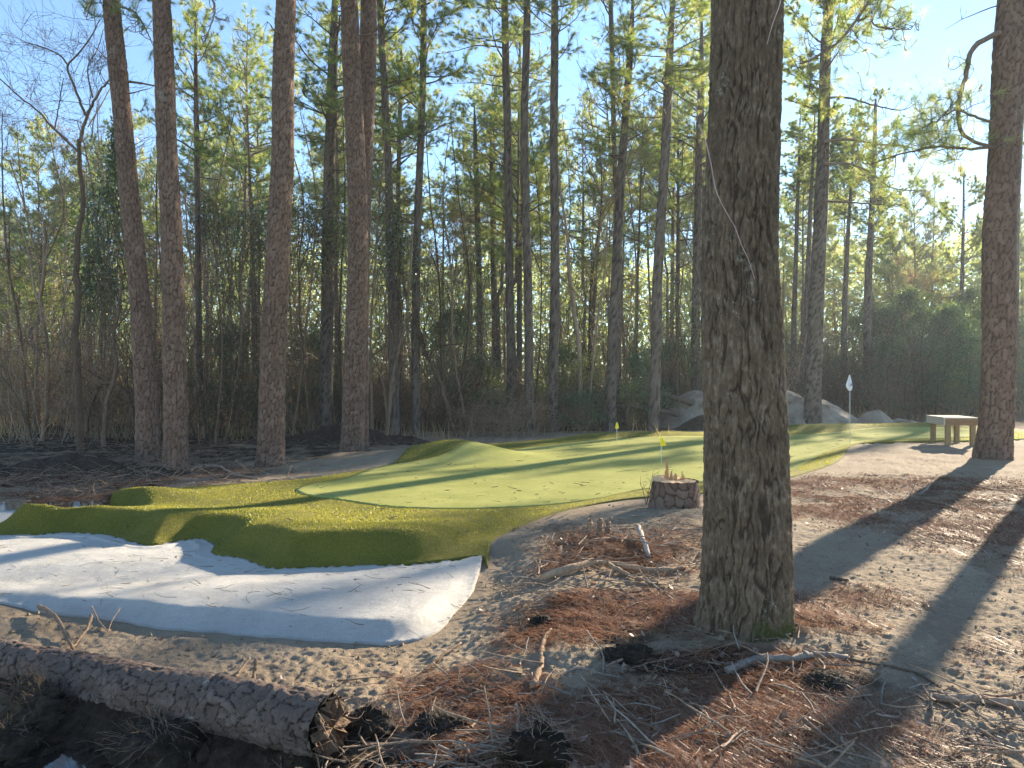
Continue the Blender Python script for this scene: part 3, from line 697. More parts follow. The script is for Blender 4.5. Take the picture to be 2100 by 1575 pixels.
# ------------------------------------------------------------------ the numbered main trees of the picture
def make_tree(name, label, cat, base, group=None):
    e = empty(name, base); tag(e, label, cat, group); return e
def pine(label, px, w0, w1, D, crown=None, cz=None, cs=1.0, bark='pine_bark', group=None, ztop=None, seed=0, seg=20, rows=120, cell=(.07, .11), amp=.010, far=False, flare=.22, rot=None):
    """px: list of (u,v) centre line from base up, at distance D; widths in photo px at the ends"""
    b = P3(px[0][0], px[0][1], D); b[2] = h1(b[0], b[1]); pts = [b - np.array([0, 0, .15])] + [P3(u, v, D) for u, v in px[1:]]
    r0, r1 = w0 / 2 / FP * D, w1 / 2 / FP * D
    # carry on upward past the frame
    top = pts[-1]; dirn = unit(pts[-1] - pts[-2]); zt = ztop or (top[2] + 8); k = (zt - top[2]) / dirn[2]
    if k > .3: pts.append(top + dirn * k)
    zs = np.array([p[2] for p in pts]); rad = list(np.interp(zs, [zs[0], top[2], max(zt, top[2] + .1)], [r0, r1, .025]))
    if k <= .3: rad[-1] = min(rad[-1], .05)
    e = make_tree('pine_tree', label, 'pine tree', tuple(b), group)
    trunk('trunk', pts, rad, M[bark], e, seg, rows, cell, amp, 'pine', flare, seed)
    if crown is not None:
        cz0 = cz if cz is not None else top[2]
        i = np.searchsorted(zs, cz0); i = min(max(1, i), len(pts) - 1); f = (cz0 - zs[i - 1]) / (zs[i] - zs[i - 1]); c = pts[i - 1] + (pts[i] - pts[i - 1]) * f
        src = (PC + PS)[crown]; cs = (cs, cs, (zs[-1] - cz0 + .3) / [9, 8, 10, 8.5, 7.5, 9, 9, 9][crown]); dd = unit(pts[i] - pts[i - 1]); eul = Vector(dd).to_track_quat('Z', 'Y').to_euler()
        q = (Matrix.Rotation(0, 4, 'Z') @ eul.to_matrix().to_4x4() @ Matrix.Rotation(rot if rot is not None else seed * 1.7, 4, 'Z')).to_euler()
        for s in src: o = inst(s, e, tuple(c - b), q, cs)
    return e
G1 = 'tall pines standing left of the green'
T1 = pine('leftmost of the tall reddish pine trunks, leaning left, with sunlit right bark edge', [(305, 948), (285, 600), (258, 300), (228, 0)], 42, 31, 15.8, 0, 10.2, 1.0, group=G1, seed=1, seg=72, rows=560, amp=.022, cell=(.08, .17))
T2 = pine('straight reddish pine beside the leaning pine, with warm sunlit strip on its lower right', [(361, 972), (355, 600), (342, 300), (330, 0)], 46, 33, 14.0, 1, 10.4, 1.0, group=G1, seed=2, seg=72, rows=560, amp=.022, cell=(.08, .17))
T3 = pine('thick plated pine left of the green, leaning slightly right, between two pale pines', [(552, 957), (565, 600), (578, 300), (587, 0)], 52, 38, 15.2, 2, 10.8, 1.1, group=G1, seed=3, seg=72, rows=560, amp=.026, cell=(.085, .18))
T4 = pine('tall grey brown pine behind the sandy bank, front one of the crossing pair', [(722, 922), (733, 500), (725, 250), (717, 0)], 44, 33, 18.6, 3, 13, 1.1, group=G1, seed=4, seg=64, rows=520, amp=.026, cell=(.085, .18))
T5 = pine('darker pine directly behind its neighbour, crossing it and leaning right', [(736, 915), (740, 500), (750, 250), (757, 0)], 36, 31, 19.6, 4, 13, 1.1, group=G1, seed=5, seg=56, rows=460, amp=.026, cell=(.085, .18))
T21 = pine('big rough barked pine at the right edge beside the wooden bench', [(2037, 938), (2046, 700), (2052, 500), (2064, 250), (2074, 0)], 62, 53, 16.6, 5, 12.5, 1.0, group=None, seed=6, seg=72, rows=480, cell=(.10, .26), amp=.034)
MID = 'grey pine trunks along the far side of the green'
pine('slim grey pine behind the green, left of the pair of close pines', [(1049, 874), (1044, 500), (1040, 250), (1036, 0)], 18, 14, 27.5, 0, 12.5, 1, 'grey_bark', MID, 19, 11)
pine('dark slim pine with a slight bend, middle of three behind the green', [(1086, 874), (1083, 600), (1077, 300), (1081, 0)], 19, 14, 26.5, 1, 14.5, .9, 'grey_bark', MID, 19, 12)
pine('straight mossy grey pine with bare side branches behind the green', [(1134, 872), (1138, 500), (1136, 250), (1138, 0)], 21, 14, 27.0, 3, 13.5, .95, 'grey_bark', MID, 20, 13)
pine('tapering pine leaning right behind the far yellow flag', [(1250, 872), (1262, 600), (1276, 350), (1292, 90)], 25, 13, 27.0, 4, 9.5, 1, 'grey_bark', MID, 16, 14)
pine('thin straight pine just right of the leaning pine near the far yellow flag', [(1267, 868), (1267, 600), (1260, 300), (1252, 0)], 12, 9, 29.0, 5, 15, .9, 'grey_bark', MID, 20, 15)
pine('smooth grey pine with a kinked top, in front of the fallen trunk', [(1339, 872), (1350, 550), (1362, 350), (1372, 150)], 23, 17, 25.5, 2, 11, 1, 'grey_bark', MID, 17, 16)
pine('straight shaded pine half hidden left of the big furrowed trunk', [(1426, 858), (1428, 600), (1432, 370), (1436, 200)], 19, 14, 32, 0, 9.5, 1, 'grey_bark', MID, 18, 17)
pine('second shaded pine close against the left side of the furrowed trunk', [(1447, 855), (1446, 600), (1440, 300), (1436, 0)], 12, 9, 36, 1, 11.5, 1, 'grey_bark', MID, 20, 18)
T15 = pine('tall grey pine standing against the sand heap right of the furrowed trunk', [(1664, 877), (1674, 650), (1686, 400), (1692, 180), (1700, 0)], 34, 19, 28.0, 6, 11.5, 1.1, 'grey_bark', None, 20, 19, seg=28, rows=200)
RG = 'slim pines behind the sand heap'
pine('slim leaning pine behind the heap, nearest the furrowed trunk', [(1623, 850), (1630, 600), (1638, 350)], 13, 6, 42, 6, 12, .9, 'grey_bark', RG, 17, 20)
pine('slim curved pine left of the tall grey pine by the sand heap', [(1648, 850), (1655, 600), (1666, 340)], 13, 6, 41, 7, 12, .9, 'grey_bark', RG, 17, 21)
pine('slender pine right of the tall grey pine, directly behind the white flag', [(1730, 850), (1733, 600), (1748, 340)], 14, 5, 44, 6, 12, .7, 'grey_bark', RG, 18, 22)
pine('upright pine just right of the white flag with bushy green crown', [(1779, 858), (1780, 600), (1790, 380), (1795, 230)], 21, 6, 43, 7, 10, .9, 'grey_bark', RG, 18.5, 23)
pine('thin dark pine crossing behind the upright pine right of the flag', [(1770, 858), (1782, 700), (1784, 500)], 11, 5, 48, 6, 10, .8, 'grey_bark', RG, 17, 24)
pine('isolated pine with layered crown left of the big right edge pine', [(1968, 850), (1973, 600), (1976, 360)], 13, 3, 52, 7, 5.5, 1.1, 'grey_bark', RG, 16.5, 25)
pine('slim pine at the right edge behind the big rough barked pine', [(2082, 868), (2084, 500), (2094, 250)], 14, 9, 46, 7, 15, .8, 'grey_bark', None, 21, 26)
LG = 'pines in the woods behind the left pines'
pine('shadowed thick pine between the plated pine and the crossing pair', [(668, 882), (672, 600), (676, 350), (683, 120)], 29, 19, 25, 2, 10, 1.1, 'grey_bark', LG, 17, 27, seg=28, rows=180)
pine('slim pine with green crown between the straight pine and the plated pine', [(412, 880), (407, 600), (404, 350), (402, 200)], 13, 9, 24, 1, 7.2, .8, 'grey_bark', LG, 14, 28)
pine('dark pine right of the crossing pair, wrapped in vines', [(812, 893), (800, 500), (793, 260), (780, 0)], 19, 13, 23.5, 0, 8.5, .9, 'grey_bark', LG, 16, 29)
pine('straight dark pine with forked green top beside the leaning black tree', [(854, 888), (852, 600), (859, 380), (868, 150), (870, 0)], 19, 12, 24, 4, 9.3, 1, 'grey_bark', LG, 17, 30)
pine('thin pine behind the straight dark pine, right of the vine covered one', [(818, 880), (815, 600), (818, 330), (822, 150)], 10, 8, 33, 5, 8, .9, 'grey_bark', LG, 17, 31)
pine('thin reddish pine left of the three pines behind the green', [(985, 862), (983, 600), (976, 330)], 14, 10, 35, 2, 9, .9, 'grey_bark', LG, 15, 32)
pine('thin pale pine between the reddish pine and the three pines', [(1018, 862), (1012, 600), (1008, 350)], 11, 8, 36, 3, 9.5, .9, 'grey_bark', LG, 15, 33)
pine('thin pine showing between the bent pine and its slim neighbour', [(1064, 862), (1066, 550), (1066, 260)], 12, 9, 34, 5, 11, .9, 'grey_bark', LG, 18, 34)
# the pine just outside the frame on the right whose long shadow crosses the sandy path
for (x, y, lab) in [(10.9, 14.6, 'tall pine outside the right edge whose shadow crosses the sandy path')]:
    D = y; u = U0 + FP * x / y; pine(lab, [(u, V0 + CAMZ * FP / D), (u + 12, 200)], 34, 30, D, 6, 12, .8, seed=40, ztop=17)

# the big furrowed hardwood
def big_oak():
    b = np.array([1.52, 4.98, 0.0]); b[2] = h1(b[0], b[1]) - .02
    e = make_tree('hardwood_tree', 'massive dark furrowed hardwood trunk in the foreground with moss round its base', 'tree', tuple(b))
    D = 4.98
    L = [(1310, 1420, 1618), (1250, 1428, 1614), (1150, 1434, 1611), (1000, 1440, 1607), (850, 1443, 1606), (700, 1443, 1604), (550, 1442, 1597), (400, 1446, 1593), (200, 1451, 1594), (0, 1456, 1597), (-200, 1462, 1600)]
    pts = [P3((l + r) / 2, v, D) for v, l, r in L]; rad = [(r - l) / 2 / FP * D for v, l, r in L]
    pts = [pts[0] + np.array([0, 0, -.2])] + pts; rad = [rad[0]] + rad
    pts.append(pts[-1] + np.array([.05, 0, 4])); rad.append(.2)
    moss = lambda T, S: np.clip((.72 - S * .9), 0, 1) * (.48 + .42 * np.cos(T + .9)) + .26 * np.exp(-S / 2.6) * (.6 + .4 * np.cos(T + .2))
    trunk('trunk', pts, rad, M['oak_bark'], e, 380, 1000, (.031, .13), .022, 'oak', .34, 3, 5, .11, mossf=moss)
    r = np.random.default_rng(5); A = Acc(); c = pts[-1] - b
    for k in range(9):
        a = r.uniform(0, 2 * PI); p, d = wob_path(c - np.array([0, 0, .4]), np.array([math.cos(a), math.sin(a), 1.2]), 3.5, 8, .14, .05, r); A.tube(p, np.linspace(.09, .02, 9), 6)
        for j in range(7):
            q, _ = wob_path(p[r.integers(3, 9)], d + r.normal(0, .8, 3), 1.6, 5, .2, .05, r); A.tube(q, np.linspace(.02, .004, 6), 4)
    A.build('branches', M['twig'], e)
    return e
big_oak()

# hooked limb and needle sprays of the right-edge pine
def spray(parent, ppx, D, r0, r1, ntw, tl, seed, L=.30, curl=0, needles=46, tuftp=.8, dd=0.0):
    r = np.random.default_rng(seed); A = Acc(); TC = []; TD = []
    P = np.array([P3(u, v, D + dd * i) for i, (u, v) in enumerate(ppx)]); P, s = resample(P, 26); P = P + r.normal(0, .008, P.shape)
    A.tube(P, np.linspace(r0, r1, 26) * (1 + r.normal(0, .05, 26)), 8)
    for k in range(ntw):
        i = r.integers(6, 25); td = unit(P[i + 1 if i < 25 else i] - P[i - 1]); dr = unit(td * .3 + r.normal(0, .8, 3) + np.array([0, 0, -curl]))
        q, d = wob_path(P[i], dr, tl * r.uniform(.5, 1.2), 9, .32, .10, r); A.tube(q, np.linspace(.011, .005, 10), 4)
        for m in range(3):
            j = r.integers(3, 10); q2, d2 = wob_path(q[j], unit(d + r.normal(0, .8, 3)), tl * .45, 6, .38, .14, r); A.tube(q2, np.linspace(.007, .004, 7), 3)
            if r.random() < tuftp: TC.append(q2[-1]); TD.append(d2)
        if r.random() < tuftp: TC.append(q[-1]); TD.append(d)
    b = np.array(parent.location); V, T, rn = needle_tufts(np.array(TC), np.array(TD), L, needles, .0028, .95, r)
    br = Acc(); br.V = [v - b for v in A.V]; br.Q = A.Q; br.T = A.T; br.A = A.A; o = br.build('branches', M['twig_pine'], parent)
    build('crown', V - b, T, None, M['needle'], parent, False, {'rnd': rn})
spray(T21, [(2050, 68), (2015, 82), (1992, 105), (1982, 150), (1968, 200), (1966, 250), (1975, 275), (2000, 290), (2035, 302)], 16.4, .062, .036, 9, .5, 61, curl=.2, tuftp=.6)
spray(T21, [(2035, 250), (2000, 240), (1960, 225), (1925, 245), (1890, 262)], 16.3, .035, .010, 30, .75, 62, curl=.1)
spray(T21, [(2040, 300), (1990, 305), (1930, 300), (1870, 310), (1800, 330)], 16.3, .04, .012, 30, .8, 63, curl=.0, tuftp=.9)
spray(T21, [(2068, -160), (1950, -90), (1830, -50), (1780, 5), (1730, 75), (1670, 118), (1640, 130)], 16.0, .06, .025, 44, 1.0, 64, curl=.5, tuftp=.8)
spray(T21, [(1830, -50), (1800, 20), (1790, 50), (1840, 60), (1870, 58), (1880, 40)], 16.0, .025, .008, 16, .6, 65, curl=.2)
spray(T15, [(1695, 200), (1740, 200), (1790, 215), (1850, 225), (1880, 210)], 27.6, .05, .012, 14, 1.2, 66, L=.3)
spray(T15, [(1690, 290), (1740, 285), (1800, 295), (1860, 300), (1920, 320)], 27.6, .06, .014, 16, 1.3, 67, L=.3)
spray(T15, [(1690, 335), (1740, 335), (1780, 350), (1830, 385), (1890, 390)], 27.6, .05, .014, 14, 1.2, 68, L=.3)
spray(T15, [(1685, 412), (1730, 414), (1790, 418), (1850, 420)], 27.6, .045, .012, 8, 1.0, 69, L=.3)
spray(T1, [(238, 20), (205, -10), (185, 10), (178, 40)], 15.6, .03, .008, 8, .5, 70, L=.28)
spray(T1, [(240, 10), (275, 25), (300, 60), (315, 95)], 15.6, .03, .008, 12, .6, 71, L=.28, tuftp=.5)
spray(T2, [(345, -10), (400, -30), (440, 10), (430, 60), (415, 95)], 13.8, .03, .008, 8, .5, 72, L=.28, tuftp=.25)

# ------------------------------------------------------------------ things on the ground
def local(A, b): A.V = [v - b for v in A.V]; return A
def ground_path(px, lift=0.0, n=None):
    P = []
    for p in px:
        g = G(p[0], p[1]); g[2] += lift + (p[2] if len(p) > 2 else 0); P.append(g)
    return np.array(P)
STUFFSTICK = []
def stick(name, label, cat, paths, r0, r1, mat, group=None, k=8, lift=None, knob=.12):
    """paths: list of polylines in photo positions lying on the ground (third value = height above it)"""
    b = None; A = Acc(); r = np.random.default_rng(len(label))
    for i, px in enumerate(paths):
        P = ground_path(px, (r0 * .6 if lift is None else lift))
        if b is None: b = P[0].copy()
        P, s = resample(P, 18); P = P + r.normal(0, r0 * .15, P.shape); f = 1 if i == 0 else .65
        A.tube(P, np.linspace(r0 * f, r1 * f, 18) * (1 + r.normal(0, knob, 18)), k, True)
    o = local(A, b).build(name, M[mat]); o.location = tuple(b); tag(o, label, cat, group); return o

# fallen log
def fallen_log():
    pts = [np.array([-5.2, 5.62, -.23]), np.array([-3.5, 4.98, -.19]), np.array([-2.3, 4.42, -.135]), np.array([-.95, 3.78, -.072])]; rad = [.120, .128, .138, .145]
    b = pts[-1].copy(); e = empty('fallen_log', tuple(b)); tag(e, 'large fallen log with scaly bark lying across the lower left above the wet ditch', 'log')
    rows, seg = 520, 110; C, s = resample([tuple(p) + (r,) for p, r in zip(pts, rad)], rows); r = C[:, 3]; C = C[:, :3]
    ax = unit(pts[-1] - pts[0]); sd = unit(np.cross(ax, (0, 0, 1))); up = np.cross(sd, ax)
    th = np.arange(seg) * 2 * PI / seg; TH, S = np.meshgrid(th, s); per = 13
    uu = TH / (2 * PI) * per; vv = S / .085; wx = fbm(uu * .8, vv * .8, 3, 3); wy = fbm(uu * 1.5, vv * 1.5, 3, 33)
    f1, f2, cid = worley(uu + .45 * wy, vv + .8 * wx, per, 4); g1, g2, cid2 = worley(uu * 2 + .5 * wx, vv * 2 + .8 * wy, per * 2, 14); e2 = np.minimum(f2 - f1, .25 + .7 * (g2 - g1) + .5 * (cid < .35)); cid = .6 * cid + .4 * cid2
    Rr = r[:, None] + (.007 + .008 * vnoise(uu * .4, vv * .2, 8)) * (np.minimum(e2 / .10, 1) ** .7 + 1.6 * cid - .9) + .004 * fbm(uu * 5, vv * 5, 3, 5) + .014 * fbm(TH * 1.2, S * 1.5, 3, 9) + .004 * fbm(TH * 9, S * 25, 2, 19)
    V = C[:, None, :] + Rr[..., None] * (np.cos(TH)[..., None] * sd + np.sin(TH)[..., None] * up)
    i = np.arange(rows - 1)[:, None] * seg; j = np.arange(seg)[None, :]; j2 = (j + 1) % seg
    Q = np.stack([i + j, i + j2, i + seg + j2, i + seg + j], -1).reshape(-1, 4)
    build('bark', V.reshape(-1, 3) - b, None, Q, M['log_bark'], e, True, {'plate': cid.ravel(), 'crack': (1 - sstep(.02, .10, e2)).ravel()})
    A = Acc(); rr = np.random.default_rng(3); c = pts[-1] - b
    # broken end: a ragged disc of wood and hanging root fibres
    n = 40; ring = np.array([c + ax * rr.uniform(-.01, .05) + (.134) * (math.cos(t) * sd + math.sin(t) * up) for t in np.arange(n) * 2 * PI / n]); r2 = np.array([c + ax * rr.uniform(-.05, .08) + .085 * (math.cos(t) * sd + math.sin(t) * up) for t in np.arange(n) * 2 * PI / n])
    A.add(np.vstack([ring, r2, [c + ax * .03]]), [[n + (q + 1) % n, n + q, 2 * n][::-1] for q in range(n)], [[q, (q + 1) % n, n + (q + 1) % n, n + q] for q in range(n)])
    A.build('broken_end', M['dull_wood'], e, False); A = Acc()
    for k in range(24):
        t = rr.uniform(0, 2 * PI); q, _ = wob_path(c + .14 * (math.cos(t) * sd + math.sin(t) * up), ax * .6 + rr.normal(0, .5, 3) - np.array([0, 0, .4]), rr.uniform(.05, .22), 6, .3, -.08, rr)
        A.tube(q, np.linspace(rr.uniform(.002, .008), .0012, 7), 5)
    A.build('torn_roots', M['root_wood'], e)
fallen_log()

# tree stump with splinters
def stump():
    b = G(1392, 1044); D = b[1]; b = np.array([(1392 - U0) / FP * D, D + .28, h1(b[0], D)]); D = b[1]; r = 46 / FP * D
    e = empty('tree_stump', tuple(b)); tag(e, 'sawn pine stump with orange splinters standing beside the green, left of the furrowed trunk', 'stump')
    zt = CAMZ - (984 - V0) / FP * D; hh = zt - b[2]
    trunk('bark', [b - np.array([0, 0, .12]), b + np.array([0, 0, hh * .5]), b + np.array([0, 0, hh])], [r * 1.02, r * .97, r * .93], M['pine_bark'], e, 110, 46, (.13, .16), .03, 'pine', .10, 12)
    rr = np.random.default_rng(8); n = 48; A = Acc(); c = np.array([0, 0, hh - .004]); th = np.arange(n) * 2 * PI / n
    rings = [r * .95, r * .6, r * .25]; V = []
    for q in rings:
        for t in th: V.append(c + np.array([math.cos(t) * q, math.sin(t) * q, rr.normal(0, .006) + .04 * (math.sin(t) > .2) * (q > r * .5) * (math.cos(t) < .3)]))
    V.append(c); Q = [[a * n + i, a * n + (i + 1) % n, (a + 1) * n + (i + 1) % n, (a + 1) * n + i] for a in range(2) for i in range(n)]
    A.add(np.array(V), [[2 * n + i, 2 * n + (i + 1) % n, 3 * n] for i in range(n)], Q); A.build('cut_face', M['cut_wood'], e, False)
    A = Acc()
    def shard(x, y, h, w):
        p = np.array([x, y, hh - .03]); V = []; lean = rr.normal(0, .06)
        for z, f in ((0, 1), (h * .5, .85), (h * .85, .6)):
            for t in range(5): V.append(p + np.array([lean * z + math.cos(t * 1.257 + x * 9) * w * f, math.sin(t * 1.257) * w * .4 * f, z + rr.normal(0, .004)]))
        V.append(p + np.array([lean * h + w * .3, 0, h]))
        Q = [[a * 5 + i, a * 5 + (i + 1) % 5, a * 5 + 5 + (i + 1) % 5, a * 5 + 5 + i] for a in range(2) for i in range(5)]
        A.add(np.array(V), [[10 + i, 10 + (i + 1) % 5, 15] for i in range(5)], Q)
    shard(-.075, .03, .35, .026); shard(-.04, .05, .16, .02); shard(.03, .06, .12, .02)
    for k in range(26): shard(rr.uniform(-.12, .16), rr.uniform(-.02, .12), abs(rr.normal(.03, .05)) + .03, rr.uniform(.006, .016))
    A.build('splinters', M['cut_wood'], e, False)
stump()

# flags
def flag(label, ub, vb, vt, poly, cloth, pole, emblem=False, r=.006, cup=True):
    b = G(ub, vb, .03); D = b[1]; e = empty('golf_flag', tuple(b)); tag(e, label, 'golf flag'); top = (vb - vt) / FP * D
    A = Acc(); A.tube([(0, 0, -.08), (0, 0, top * .5), (0, 0, top)], r, 8, True); A.build('pole', M[pole], e)
    if cup:
        A = Acc(); A.tube([(0, 0, -.02), (0, 0, .004)], .054, 20, True); A.build('cup', M['black_rubber'], e)
    # cloth: rows of (du, v, du2) in photo pixels, hanging with folds
    V = []; nx = 9
    for (u0, u1, v) in poly:
        z = (vb - v) / FP * D
        for i in range(nx):
            f = i / (nx - 1); x = ((u0 + (u1 - u0) * f) - ub) / FP * D; y = .35 * (u1 - u0) / FP * D * math.sin(f * 7 + z * 6) * .6
            V.append((x, y, z))
    V = np.array(V); R_ = len(poly); Q = [[a * nx + i, a * nx + i + 1, a * nx + nx + i + 1, a * nx + nx + i] for a in range(R_ - 1) for i in range(nx - 1)]
    o = build('cloth', V, None, Q, M[cloth], e, True)
    m = o.modifiers.new('thick', 'SOLIDIFY'); m.thickness = .003; m2 = o.modifiers.new('sub', 'SUBSURF'); m2.levels = 1; m2.render_levels = 2
    if emblem:
        A = Acc(); z0 = (vb - 790) / FP * D; c = np.array([.012, -.045, z0]); th = np.arange(14) * 2 * PI / 14
        A.add(np.vstack([[c], c + np.stack([np.cos(th) * .030 + .012 * np.sin(th), -.012 + 0 * th, np.sin(th) * .048], 1)]), [[0, 1 + i, 1 + (i + 1) % 14] for i in range(14)]); A.build('emblem', M['logo_ink'], e)
flag('yellow practice flag nearer the camera, just above the splintered stump', 1356, 955, 899, [(1354, 1357, 899), (1354, 1360, 903), (1354, 1363, 908), (1354, 1366, 915), (1354, 1367, 917)], 'yellow_cloth', 'white_pole')
flag('smaller yellow practice flag farther off at the back edge of the green', 1265, 909, 867, [(1264, 1266, 867), (1263, 1268, 871), (1262, 1269, 876), (1261, 1270, 879), (1263, 1267, 881)], 'yellow_cloth', 'white_pole')
flag('tall white flag with a small dark emblem, right of the furrowed trunk', 1743, 910, 770, [(1741, 1743, 770), (1738, 1745, 780), (1733.5, 1747.5, 792), (1736, 1748, 797), (1741, 1746, 803)], 'white_cloth', 'white_pole', True, .008)

# wooden bench
def bench():
    D = 19.3; b = P3(2003, 912, D); b[2] = h1(b[0], b[1] + .4); e = empty('wooden_bench', tuple(b)); tag(e, 'new wooden bench with boxed top and square posts beside the right edge pine', 'bench')
    z1 = CAMZ - (856 - V0) / FP * D - b[2]; ap = .17
    e.rotation_euler = (0, 0, R(-12))
    A = Acc(); 
    for k in range(6): A.box((-.37 + .004 * (k % 2), .09 + k * .235, z1 - .018 + .002 * (k % 3)), (.85, .226, .036))
    A.build('top_boards', M['lumber_sunlit'], e, False)
    for yy in (0, 1.3): A = Acc(); A.box((-.37, yy, z1 - .037 - ap / 2), (.78, .04, ap)); A.build('end_apron', M['lumber'], e, False)
    for xx in (.038, -.778): A = Acc(); A.box((xx, .65, z1 - .037 - ap / 2), (.034, 1.344, ap)); A.build('side_apron', M['lumber_sunlit'], e, False)
    for x, y in ((-.06, .1), (-.66, .1), (-.06, 1.2), (-.66, 1.2)):
        A = Acc(); A.box((x, y, (z1 - .06) / 2 - .06), (.115, .115, z1 + .06)); A.build('leg', M['lumber_post'], e, False)
bench()

# sand heaps
def heap(label, x0, y0, bumps, sx, sy, seed, mat='pile', name='sand_heap', rgh=.10, res_=.05):
    nx, ny = int(sx * 2 / res_), int(sy * 2 / res_); X, Y = np.meshgrid(np.linspace(-sx, sx, nx), np.linspace(-sy, sy, ny)); Z = np.zeros(X.shape) - .25
    for (gx, gy, a, b, h) in bumps: Z = np.maximum(Z, h * 1.25 * np.exp(-(np.abs((X - gx) / a)) ** 2.4 - np.abs((Y - gy) / b) ** 2.2) - .2) 
    Z = Z + rgh * (1 - np.abs(fbm(X * 1.1 + seed, Y * 1.1, 4, seed))) ** 2 * sstep(-.2, .3, Z) + rgh * .6 * fbm(X * 4, Y * 4, 3, seed + 3) * sstep(-.2, .2, Z)
    V = np.stack([X, Y, Z], -1).reshape(-1, 3); i = (np.arange(ny - 1)[:, None] * nx + np.arange(nx - 1)[None, :]).ravel()
    o = build(name, V, None, np.stack([i, i + 1, i + nx + 1, i + nx], 1), M[mat]); o.location = (x0, y0, h1(x0, y0) - .02); tag(o, label, 'sand heap' if mat == 'pile' else 'earth mound'); return o
heap('large pale sand heap behind the green, either side of the furrowed trunk', 9.5, 29.6, [(-2.0, .2, 1.3, 1.2, 1.25), (.8, .2, 2.4, 1.3, 1.42), (2.2, -.2, 2.0, 1.4, 1.05), (-1.2, -1.1, 1.5, .9, .6), (3.4, -.6, 1.0, 1.0, .35)], 5.6, 2.8, 3)
heap('low pointed sand heap between the white flag and the bench', 14.4, 28.6, [(-.2, 0, .7, .8, .62), (.8, 0, 1.1, .8, .35), (-.9, 0, .6, .6, .28)], 2.6, 1.8, 9)
heap('small sand heap directly behind the wooden bench', 17.0, 28.8, [(0, 0, 1.0, .9, .48), (1.2, 0, .9, .8, .32)], 2.8, 1.8, 14)
heap('dark earth mound thrown up in front of the large sand heap', 7.2, 27.0, [(0, 0, 1.1, .7, .55), (1.0, .1, .8, .6, .4)], 2.4, 1.5, 21, 'earth', 'earth_mound')
heap('dark earth bank behind the thick plated pine at the wood edge', -4.8, 20.6, [(0, 0, 1.6, .7, .55), (1.6, .2, 1.1, .6, .35), (-1.8, .1, 1.2, .6, .3)], 4.0, 1.6, 25, 'earth', 'earth_mound')
heap('black earth windrow at the far left edge of the clearing', -9.2, 13.6, [(-1.6, 0, 1.6, .7, .42), (.6, .6, 1.5, .7, .35), (2.4, .3, .9, .5, .25)], 4.2, 1.8, 28, 'earth', 'earth_mound')

def air_log(name, label, px, D, r0, r1, mat='grey_bark', broken=True):
    P = np.array([P3(u, v, D + dd) for u, v, dd in px]); b = P[-1].copy(); A = Acc(); P2, s = resample(P, 24); r = np.random.default_rng(4)
    P2 = P2 + r.normal(0, r0 * .08, P2.shape); A.tube(P2, np.linspace(r0, r1, 24) * (1 + r.normal(0, .05, 24)), 12, True)
    if broken:
        for k in range(7): A.tube(wob_path(P[0] + r.normal(0, r0 * .4, 3), unit(P[0] - P[1]) + r.normal(0, .25, 3), r.uniform(.1, .35), 3, .1, 0, r)[0], [r0 * .3, r0 * .25, r0 * .15, .003], 5)
    o = local(A, b).build(name, M[mat]); o.location = tuple(b); tag(o, label, 'log')
air_log('fallen_log', 'thin fallen trunk leaning across behind the kinked pine toward the sand heap', [(1252, 829, 0), (1320, 835, 0), (1392, 849, 0)], 28.3, .07, .12)
air_log('fallen_log', 'broken log end sticking out of the top of the large sand heap', [(1372, 814, 0), (1396, 818, 0), (1425, 829, .4)], 28.8, .09, .14)

ST = 'fallen sticks and exposed roots in the foreground'
stick('exposed_root', 'pale exposed root snaking over the soil just below the furrowed trunk', 'root', [[(1490, 1388), (1550, 1366, .01), (1620, 1372, .02), (1672, 1356, .03), (1738, 1350)], [(1650, 1362, .02), (1662, 1345, .02), (1690, 1344)]], .026, .018, 'twig_pale', ST, knob=.18)
stick('fallen_branch', 'thick smooth grey branch lying at the right edge, lower corner', 'branch', [[(1915, 1441), (2010, 1447), (2060, 1452), (2150, 1462)]], .020, .026, 'twig', ST)
stick('fallen_branch', 'tan barked stick lying lengthwise in the lower centre straw', 'branch', [[(1094, 1410), (1108, 1366), (1114, 1325), (1131, 1294)]], .021, .014, 'root_wood', ST, knob=.1)
stick('forked_twig', 'white forked twig on the straw left of the furrowed trunk', 'twig', [[(1150, 1388), (1185, 1374), (1232, 1384), (1280, 1388)], [(1237, 1384), (1236, 1352, .03), (1212, 1328, .05), (1204, 1312, .07)]], .009, .006, 'twig_pale', ST)
stick('fallen_branch', 'slanting tan stick right of the white bunker corner', 'branch', [[(868, 1380), (905, 1354, .01), (946, 1324, .02)]], .012, .007, 'root_wood', ST)
stick('fallen_branch', 'hooked grey stick in the lower right corner', 'branch', [[(2072, 1482, .05), (2080, 1497, .03), (2045, 1512), (2012, 1514)]], .014, .008, 'twig', ST)
stick('exposed_root', 'long thin dark root running right from the pale root', 'root', [[(1738, 1352), (1800, 1372), (1880, 1386), (1955, 1432)]], .010, .005, 'twig_dark', ST)
stick('fallen_branch', 'long thin bent stem crossing the pale root toward the bottom', 'branch', [[(1650, 1346, .06), (1700, 1372, .03), (1760, 1420), (1832, 1492)]], .006, .005, 'twig', ST)
stick('exposed_root', 'heavy brown root lying across the slash pile left of the stump', 'root', [[(1113, 1192), (1160, 1184, .03), (1240, 1166, .03), (1330, 1178, .02), (1410, 1166)], [(1250, 1168, .03), (1300, 1190), (1350, 1200)]], .036, .018, 'root_wood', ST, knob=.15)
stick('fallen_branch', 'short pale split stick standing out of the slash below the stump', 'branch', [[(1309, 1098, .10), (1320, 1128, .05), (1330, 1150)]], .026, .02, 'twig_pale', ST)
